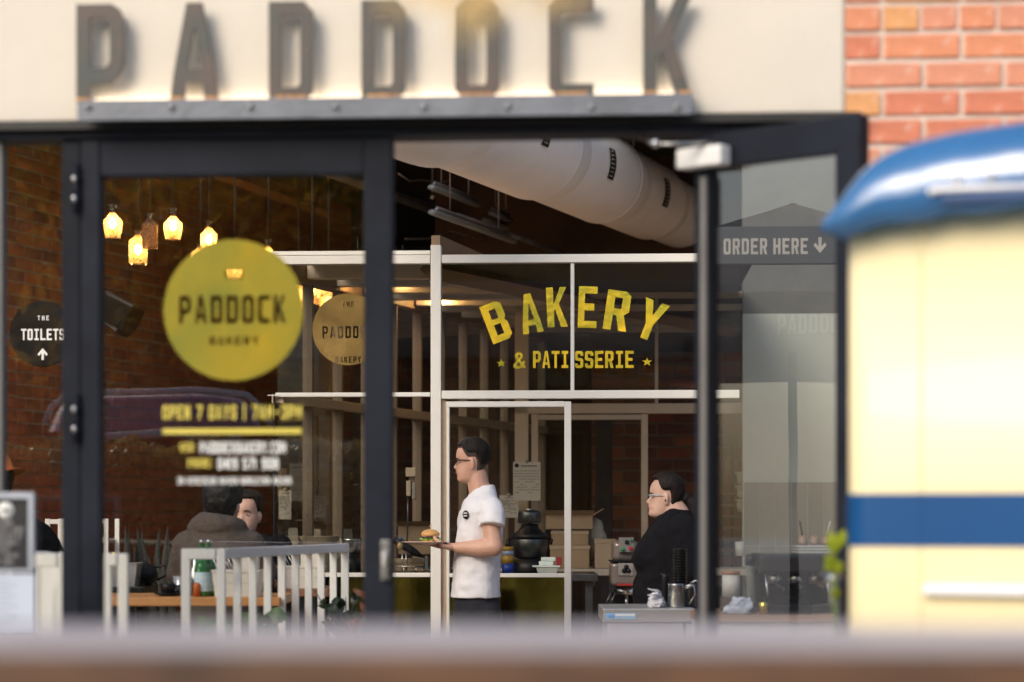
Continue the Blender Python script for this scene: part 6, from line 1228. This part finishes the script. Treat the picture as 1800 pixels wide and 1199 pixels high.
b = MB(); torso(b, Mw, [(zz_(1030), fz_(802), fz_(874), .15), (zz_(1052), fz_(798), fz_(877), .155), (zz_(1085), fz_(796), fz_(880), .17), (zz_(1105), fz_(800), fz_(878), .165)]); legs(b, Mw, .90, .085, (.20, -.22), .092, .08); fuse(T, 'trousers', b, PANTS, .009, 4, .006, .12); shoes(T, Mw, (.2, -.22), .09)
T.part('hair', hair(Mh, Hm, .84, .38, .68, .013, 2), HAIR); T.part('sideburn_hair', MB().add(*(lambda m_: (m_.v, m_.f))(hair(Mh, Hm, .82, .26, .60, .0055, 3, 1.0, .001)), True), mat('short_hair', (.055,.035,.028), .6, 0, .3, 40))
face_bits(T, Mh, Hm, HAIR); glasses(T, Mh, Hm, M_black)
a = MB(); c = Mw @ Vector((fz_(812), .085, zz_(907)))
a.lathe([(0,0),(.022,0),(.022,.003),(0,.003)], (0,0,0), 24, Matrix.Translation((W(820,1,D).x, D-.158, zz_(905))) @ Matrix.Rotation(R(-48), 4, 'Z') @ Matrix.Rotation(R(90), 4, 'X')); T.part('chest_logo', a, M_black)
for dz in (.008, -.006): a = MB(); a.box(-.013, .013, -.0042, -.0034, dz-.002, dz+.003, Matrix.Translation((W(820,1,D).x, D-.158, zz_(905))) @ Matrix.Rotation(R(-48), 4, 'Z')); T.part('logo_band', a, TEE)
# plate and burger
c = Vector((W(748, 1, D-.11).x, D-.135, zz_(957))); s = D/F
T = Thing('dinner_plate', 'pale pink flat plate carried by the man in white', 'plate', c); a = MB(); a.lathe([(0,.0),(.055,0),(.10,.010),(.118,.013),(.118,.016),(.06,.006),(0,.006)], c, 40); T.part('plate', a, mat('pale_stoneware', (.56,.42,.36), .4), 0)
c = Vector((W(757, 1, D-.11).x, D-.135, zz_(957)+.0068)); T = Thing('burger', 'burger with lettuce and a skewer standing on the carried plate', 'burger', c)
a = MB(); a.lathe([(0,0),(.040,0),(.044,.006),(.043,.015),(0,.016)], c, 28); T.part('bottom_bun', a, mat('bun', (.55,.27,.08), .5, 0, .1, 20, .2, 60, col2=(.66,.38,.14)))
a = MB(); n = 48
a.loft([[(c.x+(r_+.004*math.sin(9*t)+.003*math.sin(17*t))*math.cos(t), c.y+(r_+.004*math.sin(9*t))*math.sin(t), c.z+z_+.003*math.sin(11*t)) for t in [2*math.pi*i/n for i in range(n)]] for r_, z_ in ((.03,.016),(.049,.018),(.050,.022),(.03,.024))], True); T.part('lettuce', a, mat('lettuce', (.16,.38,.03), .5, 0, .3, 30))
a = MB(); a.lathe([(0,.022),(.041,.022),(.045,.027),(.044,.033),(0,.034)], c, 28); T.part('patty', a, mat('patty', (.05,.022,.012), .7, 0, .4, 40, .6, 90)); a = MB(); a.box(c.x-.036, c.x+.036, c.y-.036, c.y+.036, c.z+.0335, c.z+.037); T.part('cheese', a, mat('sauce_pink', (.55,.40,.32), .5), .002)
a = MB(); a.lathe([(0,.036),(.044,.036),(.0475,.043),(.045,.053),(.034,.063),(.018,.069),(0,.071)], c, 32); tb = T.part('top_bun', a, mat('bun', (.55,.27,.08))); a = MB(); a.tube([c+Vector((.002,0,.05)), c+Vector((.002,0,.088))], .0022, 6); T.part('skewer', a, M_pale); a = MB(); a.box(c.x-.003, c.x+.007, c.y-.001, c.y+.001, c.z+.082, c.z+.093); T.part('skewer_flag', a, M_pale)
rr = random.Random(2); a = MB()
for k in range(40): t = rr.uniform(0, 6.28); r_ = rr.uniform(0, .036); a.ball(c+Vector((r_*math.cos(t), r_*math.sin(t), .0705-.5*(r_/.045)**2*.034)), .0018, .0011, .001, 6, 4)
T.sub(tb, 'sesame', a, mat('sesame', (.7,.55,.3), .6), kind='stuff')

# ---- woman in black on the right
D = 12.45; S = F/D; px0 = 1178
Mw = Mperson((px0-900)/S, D, 0, 180); T = Thing('person', 'woman in black top and light rimmed glasses standing in the doorway facing left', 'person', ((px0-900)/S, D, .012)); Hm = .222
Mh = Mw @ Matrix.Translation((fz_(1166), 0, zz_(912))) @ Matrix.Rotation(R(-2), 4, 'Y') @ Matrix.Diagonal((.92, .95, 1, 1))
rows = [(zz_(1110), fz_(1122), fz_(1245), .235), (zz_(1075), fz_(1116), fz_(1246), .24), (zz_(1040), fz_(1114), fz_(1243), .23), (zz_(1005), fz_(1121), fz_(1240), .215), (zz_(980), fz_(1112), fz_(1240), .215), (zz_(960), fz_(1120), fz_(1238), .21), (zz_(940), fz_(1134), fz_(1234), .21), (zz_(920), fz_(1148), fz_(1226), .19), (zz_(906), fz_(1160), fz_(1216), .13), (zz_(896), fz_(1172), fz_(1208), .075)]
b = MB(); torso(b, Mw, [(z, f-.014, k+.014, w_-.014) for z, f, k, w_ in rows]); head(b, Mh, Hm, .016, 1.04); limb(b, Mw, [(fz_(1192), 0, zz_(915)), (fz_(1181), 0, zz_(893)), (fz_(1176), 0, zz_(884))], [.078, .070, .062])
for sy in (1, -1): limb(b, Mw, [(fz_(1200), sy*.2, zz_(930)), (fz_(1203), sy*.25, zz_(1010)), (fz_(1170), sy*.2, zz_(1066))], [.058, .05, .03]); hand(b, Mw, (fz_(1166), sy*.19, zz_(1070)), (1, -sy*.4, -.2), (0, 0, -1), sy, .9)
legs(b, Mw, .92, .12, (.02, -.02), .11); fuse(T, 'body', b, SKIN2, .0056, 3)
b = MB(); torso(b, Mw, rows, .004)
for sy in (1, -1): limb(b, Mw, [(fz_(1198), sy*.185, zz_(930)), (fz_(1203), sy*.24, zz_(1005)), (fz_(1178), sy*.215, zz_(1056))], [.085, .075, .052])
fuse(T, 'black_top', b, M_blk_cloth, .0075, 4, .008, .1, .006); b = MB(); torso(b, Mw, [(zz_(1100), fz_(1124), fz_(1246), .235), (zz_(1140), fz_(1122), fz_(1247), .24), (zz_(1165), fz_(1135), fz_(1238), .21)]); legs(b, Mw, .82, .11, (.02, -.02), .12, .08); fuse(T, 'trousers', b, PANTS, .01, 4); shoes(T, Mw, (.02, -.02), .11)
b = hair(Mh, Hm, .88, .26, .66, .017, 6, 1.04); k_ = Hm/.235
b.ball(Mh @ Vector((-.122*k_, 0, .50*Hm)), .036, .036, .036, 14, 10); b.tube([Mh @ Vector((-.12*k_, 0, .50*Hm)), Mh @ Vector((-.165*k_, 0, .42*Hm)), Mh @ Vector((-.18*k_, .01, .12*Hm)), Mh @ Vector((-.17*k_, .01, -.12*Hm))], [.026, .034, .03, .008], 12)
T.part('hair', b, HAIR); face_bits(T, Mh, Hm, HAIR); glasses(T, Mh, Hm, mat('pale_frame', (.55,.62,.66), .3, .3))
a = MB(); a.ball(Mh @ Vector((-.006*k_, .084*k_, .43*Hm)), .007, .005, .009, 8, 6); T.part('earbud', a, M_black)

# ---- man in the hooded top, seen from behind
D = 11.35; S = F/D; px0 = 386
Mw = Mperson((px0-900)/S, D, 0, 80); T = Thing('person', 'seated man in grey brown hoodie seen from behind at the orange table', 'person', ((px0-900)/S, D, .012)); Hm = .232
def zf(py): return 1.4+(910-py)/S
hx = -.0
Mh = Mw @ Matrix.Translation((.03, .0, zf(932))) @ Matrix.Rotation(R(8), 4, 'Y')
rows = [(.72, .15, -.13, .19), (.90, .14, -.13, .18), (1.05, .15, -.14, .175), (zf(985), .15, -.15, .185), (zf(962), .14, -.15, .19), (zf(948), .12, -.14, .18), (zf(936), .09, -.13, .14), (zf(925), .06, -.09, .08)]
b = MB(); torso(b, Mw, [(z, f-.02, k+.02, w_-.02) for z, f, k, w_ in rows]); head(b, Mh, Hm, 0, 1.02); limb(b, Mw, [(-.01, 0, zf(945)), (.02, 0, zf(915))], [.062, .058])
for sy in (1, -1): limb(b, Mw, [(-.0, sy*.155, zf(962)), (.05, sy*.20, 1.13), (.28, sy*.14, 1.10)], [.052, .045, .03]); hand(b, Mw, (.28, sy*.13, 1.105), (1, -sy*.4, 0), (0, 0, -1), sy, .95)
for sy in (1, -1): limb(b, Mw, [(0, sy*.1, .75), (.38, sy*.12, .72), (.36, sy*.12, .32)], [.085, .06, .045])
fuse(T, 'body', b, SKIN2, .0062, 3)
b = MB(); torso(b, Mw, rows, .006)
for sy in (1, -1): limb(b, Mw, [(-.01, sy*.15, zf(958)), (.03, sy*.20, 1.14), (.24, sy*.15, 1.10)], [.074, .064, .045])
# hood bunched behind the neck
hp = [(-.02-.088*math.cos(R(a_)), .10*math.sin(R(a_)), zf(930)+.022*math.cos(R(a_))) for a_ in range(-125, 126, 10)]
b.tube(hp, [.03+.026*math.cos(R(a_*.7)) for a_ in range(-125, 126, 10)], 14, Mw)
b.loft([ring((-.085-.03*q, 0, zf(928)-.10*q), .055-.01*q, .115+.01*q, 20) for q in (-.25, .1, .5, .9, 1.15)], True, True, True, Mw)
fuse(T, 'hoodie', b, HOOD, .0075, 6, .007, .11, .006)
b = MB(); torso(b, Mw, [(.70, .14, -.14, .18), (.78, .15, -.14, .19), (.86, .14, -.13, .18)])
for sy in (1, -1): limb(b, Mw, [(0, sy*.1, .76), (.38, sy*.12, .73), (.36, sy*.12, .34)], [.10, .075, .06])
fuse(T, 'trousers', b, PANTS, .01, 3); shoes(T, Mw @ Matrix.Translation((.36, 0, .25)), (.03, .03), .12)
T.part('hair', hair(Mh, Hm, .80, .20, .50, .016, 8, 1.02, .007), HAIRB); face_bits(T, Mh, Hm, HAIRB)
def stool(label, x, y, z):
    T = Thing('bar_stool', label, 'stool', (x, y, .012), 'stools at the high tables'); a = MB(); a.lathe([(0,0),(.16,0),(.17,.015),(.17,.04),(0,.045)], (x, y, z-.05), 24); T.part('seat', a, M_black)
    for k in range(4): a = MB(); an = R(45+90*k); a.tube([(x+.1*math.cos(an), y+.1*math.sin(an), z-.05), (x+.19*math.cos(an), y+.19*math.sin(an), .012)], .011, 6); T.part('leg', a, M_dsteel)
    a = MB(); a.tube([(x+.165*math.cos(t), y+.165*math.sin(t), .28) for t in [2*math.pi*i/16 for i in range(17)]], .007, 6); T.part('footrest', a, M_dsteel)
p = Mw @ Vector((0, 0, 0)); stool('black bar stool under the man in the hoodie', p.x, p.y, .69)

# ---- woman facing us behind him
D = 12.15; S = F/D; px0 = 434
Mw = Mperson((px0-900)/S, D, 0, -100); T = Thing('person', 'young woman with dark hair facing the street, half hidden behind the hoodie', 'person', ((px0-900)/S, D, .012)); Hm = .225
Mh = Mw @ Matrix.Translation((.02, 0, zf(943))) @ Matrix.Rotation(R(-3), 4, 'Z')
def zf(py): return 1.4+(910-py)/S
Mh = Mw @ Matrix.Translation((.02, .0, zf(944)))
rows = [(.72, .12, -.12, .17), (.9, .11, -.12, .155), (1.05, .12, -.12, .16), (zf(985), .12, -.11, .19), (zf(960), .10, -.10, .20), (zf(947), .07, -.09, .155), (zf(938), .04, -.07, .07)]
b = MB(); torso(b, Mw, [(z, f-.015, k+.015, w_-.015) for z, f, k, w_ in rows]); head(b, Mh, Hm, 0, .95); limb(b, Mw, [(-.015, 0, zf(962)), (0, 0, zf(930))], [.048, .045])
for sy in (1, -1): limb(b, Mw, [(0, sy*.165, zf(962)), (.03, sy*.20, 1.12), (.25, sy*.10, 1.09)], [.042, .037, .026]); hand(b, Mw, (.25, sy*.09, 1.095), (1, -sy*.5, 0), (0, 0, -1), sy, .85); limb(b, Mw, [(0, sy*.09, .75), (.36, sy*.1, .72), (.34, sy*.1, .32)], [.075, .055, .04])
fuse(T, 'body', b, SKIN2, .006, 3); b = MB(); torso(b, Mw, rows, .006)
for sy in (1, -1): limb(b, Mw, [(-.01, sy*.17, zf(960)), (.03, sy*.2, 1.12), (.2, sy*.12, 1.09)], [.062, .055, .04])
fuse(T, 'black_top', b, M_blk_cloth, .0075, 4, .006, .09); b = MB(); torso(b, Mw, [(.70, .12, -.12, .16), (.8, .12, -.12, .17)])
for sy in (1, -1): limb(b, Mw, [(0, sy*.09, .76), (.36, sy*.1, .73), (.34, sy*.1, .34)], [.09, .065, .05])
fuse(T, 'trousers', b, PANTS, .01, 3); shoes(T, Mw @ Matrix.Translation((.34, 0, .25)), (.03, .03), .1)
b = hair(Mh, Hm, .84, .18, .56, .013, 11, .95); b.ball(Mh @ Vector((-.12, 0, .55*Hm)), .035, .04, .04); T.part('hair', b, HAIR); face_bits(T, Mh, Hm, HAIR)
a = MB(); a.tube([Mw @ Vector((.12, -.03, zf(985))), Mw @ Vector((.125, 0, zf(990))), Mw @ Vector((.12, .03, zf(985)))], .004, 6); T.part('necklace', a, M_steel); p = Mw @ Vector((0, 0, 0)); stool('black bar stool under the young woman facing the street', p.x, p.y, .69)

# ---- person in dark coat and orange hat at the left edge
D = 11.0; S = F/D; px0 = 30
def zf(py): return 1.4+(910-py)/S
Mw = Mperson((px0-900)/S, D, 0, 170); T = Thing('person', 'person in black jacket and orange hat at the left edge behind the menu board', 'person', ((px0-900)/S, D, .012)); Hm = .225
Mh = Mw @ Matrix.Translation((.085, 0, zf(893))) @ Matrix.Rotation(R(18), 4, 'Y')
rows = [(.70, .10, -.2, .19), (.9, .13, -.2, .18), (1.1, .18, -.18, .20), (zf(975), .18, -.19, .22), (zf(950), .18, -.17, .22), (zf(925), .17, -.12, .19), (zf(905), .14, -.06, .11), (zf(897), .11, -.01, .06)]
b = MB(); torso(b, Mw, [(z, f-.02, k+.02, w_-.02) for z, f, k, w_ in rows]); head(b, Mh, Hm); limb(b, Mw, [(.05, 0, zf(915)), (.08, 0, zf(880))], [.055, .05])
for sy in (1, -1): limb(b, Mw, [(.03, sy*.19, zf(935)), (.06, sy*.23, 1.13), (.3, sy*.14, 1.10)], [.05, .042, .028]); hand(b, Mw, (.3, sy*.13, 1.105), (1, -sy*.4, 0), (0, 0, -1), sy, .95); limb(b, Mw, [(-.05, sy*.1, .75), (.33, sy*.12, .72), (.31, sy*.12, .32)], [.08, .058, .042])
fuse(T, 'body', b, SKIN, .0065, 3); b = MB(); torso(b, Mw, rows, .008)
for sy in (1, -1): limb(b, Mw, [(.02, sy*.18, zf(935)), (.05, sy*.225, 1.14), (.26, sy*.15, 1.10)], [.08, .068, .045])
fuse(T, 'black_jacket', b, M_blk_cloth, .008, 4, .012, .1); b = MB(); torso(b, Mw, [(.70, .11, -.2, .18), (.82, .12, -.2, .19)])
for sy in (1, -1): limb(b, Mw, [(-.05, sy*.1, .76), (.33, sy*.12, .73), (.31, sy*.12, .34)], [.10, .072, .056])
fuse(T, 'trousers', b, PANTS, .01, 3); shoes(T, Mw @ Matrix.Translation((.31, 0, .25)), (.03, .03), .12); T.part('hair', hair(Mh, Hm, .78, .2, .5, .01, 12), HAIR); face_bits(T, Mh, Hm, HAIR)
a = MB(); a.lathe([(.155,.60*Hm),(.160,.61*Hm),(.105,.69*Hm),(.10,.98*Hm),(.085,1.12*Hm),(.04,1.17*Hm),(0,1.18*Hm)], (-.01,0,0), 32, Mh, True, False); T.part('hat', a, mat('orange_felt', (.62,.16,.04), .85, 0, .1)); p = Mw @ Vector((-.05, 0, 0)); stool('black bar stool under the person in the orange hat', p.x, p.y, .69)

for s_ in _bench: bpy.data.scenes.remove(s_)
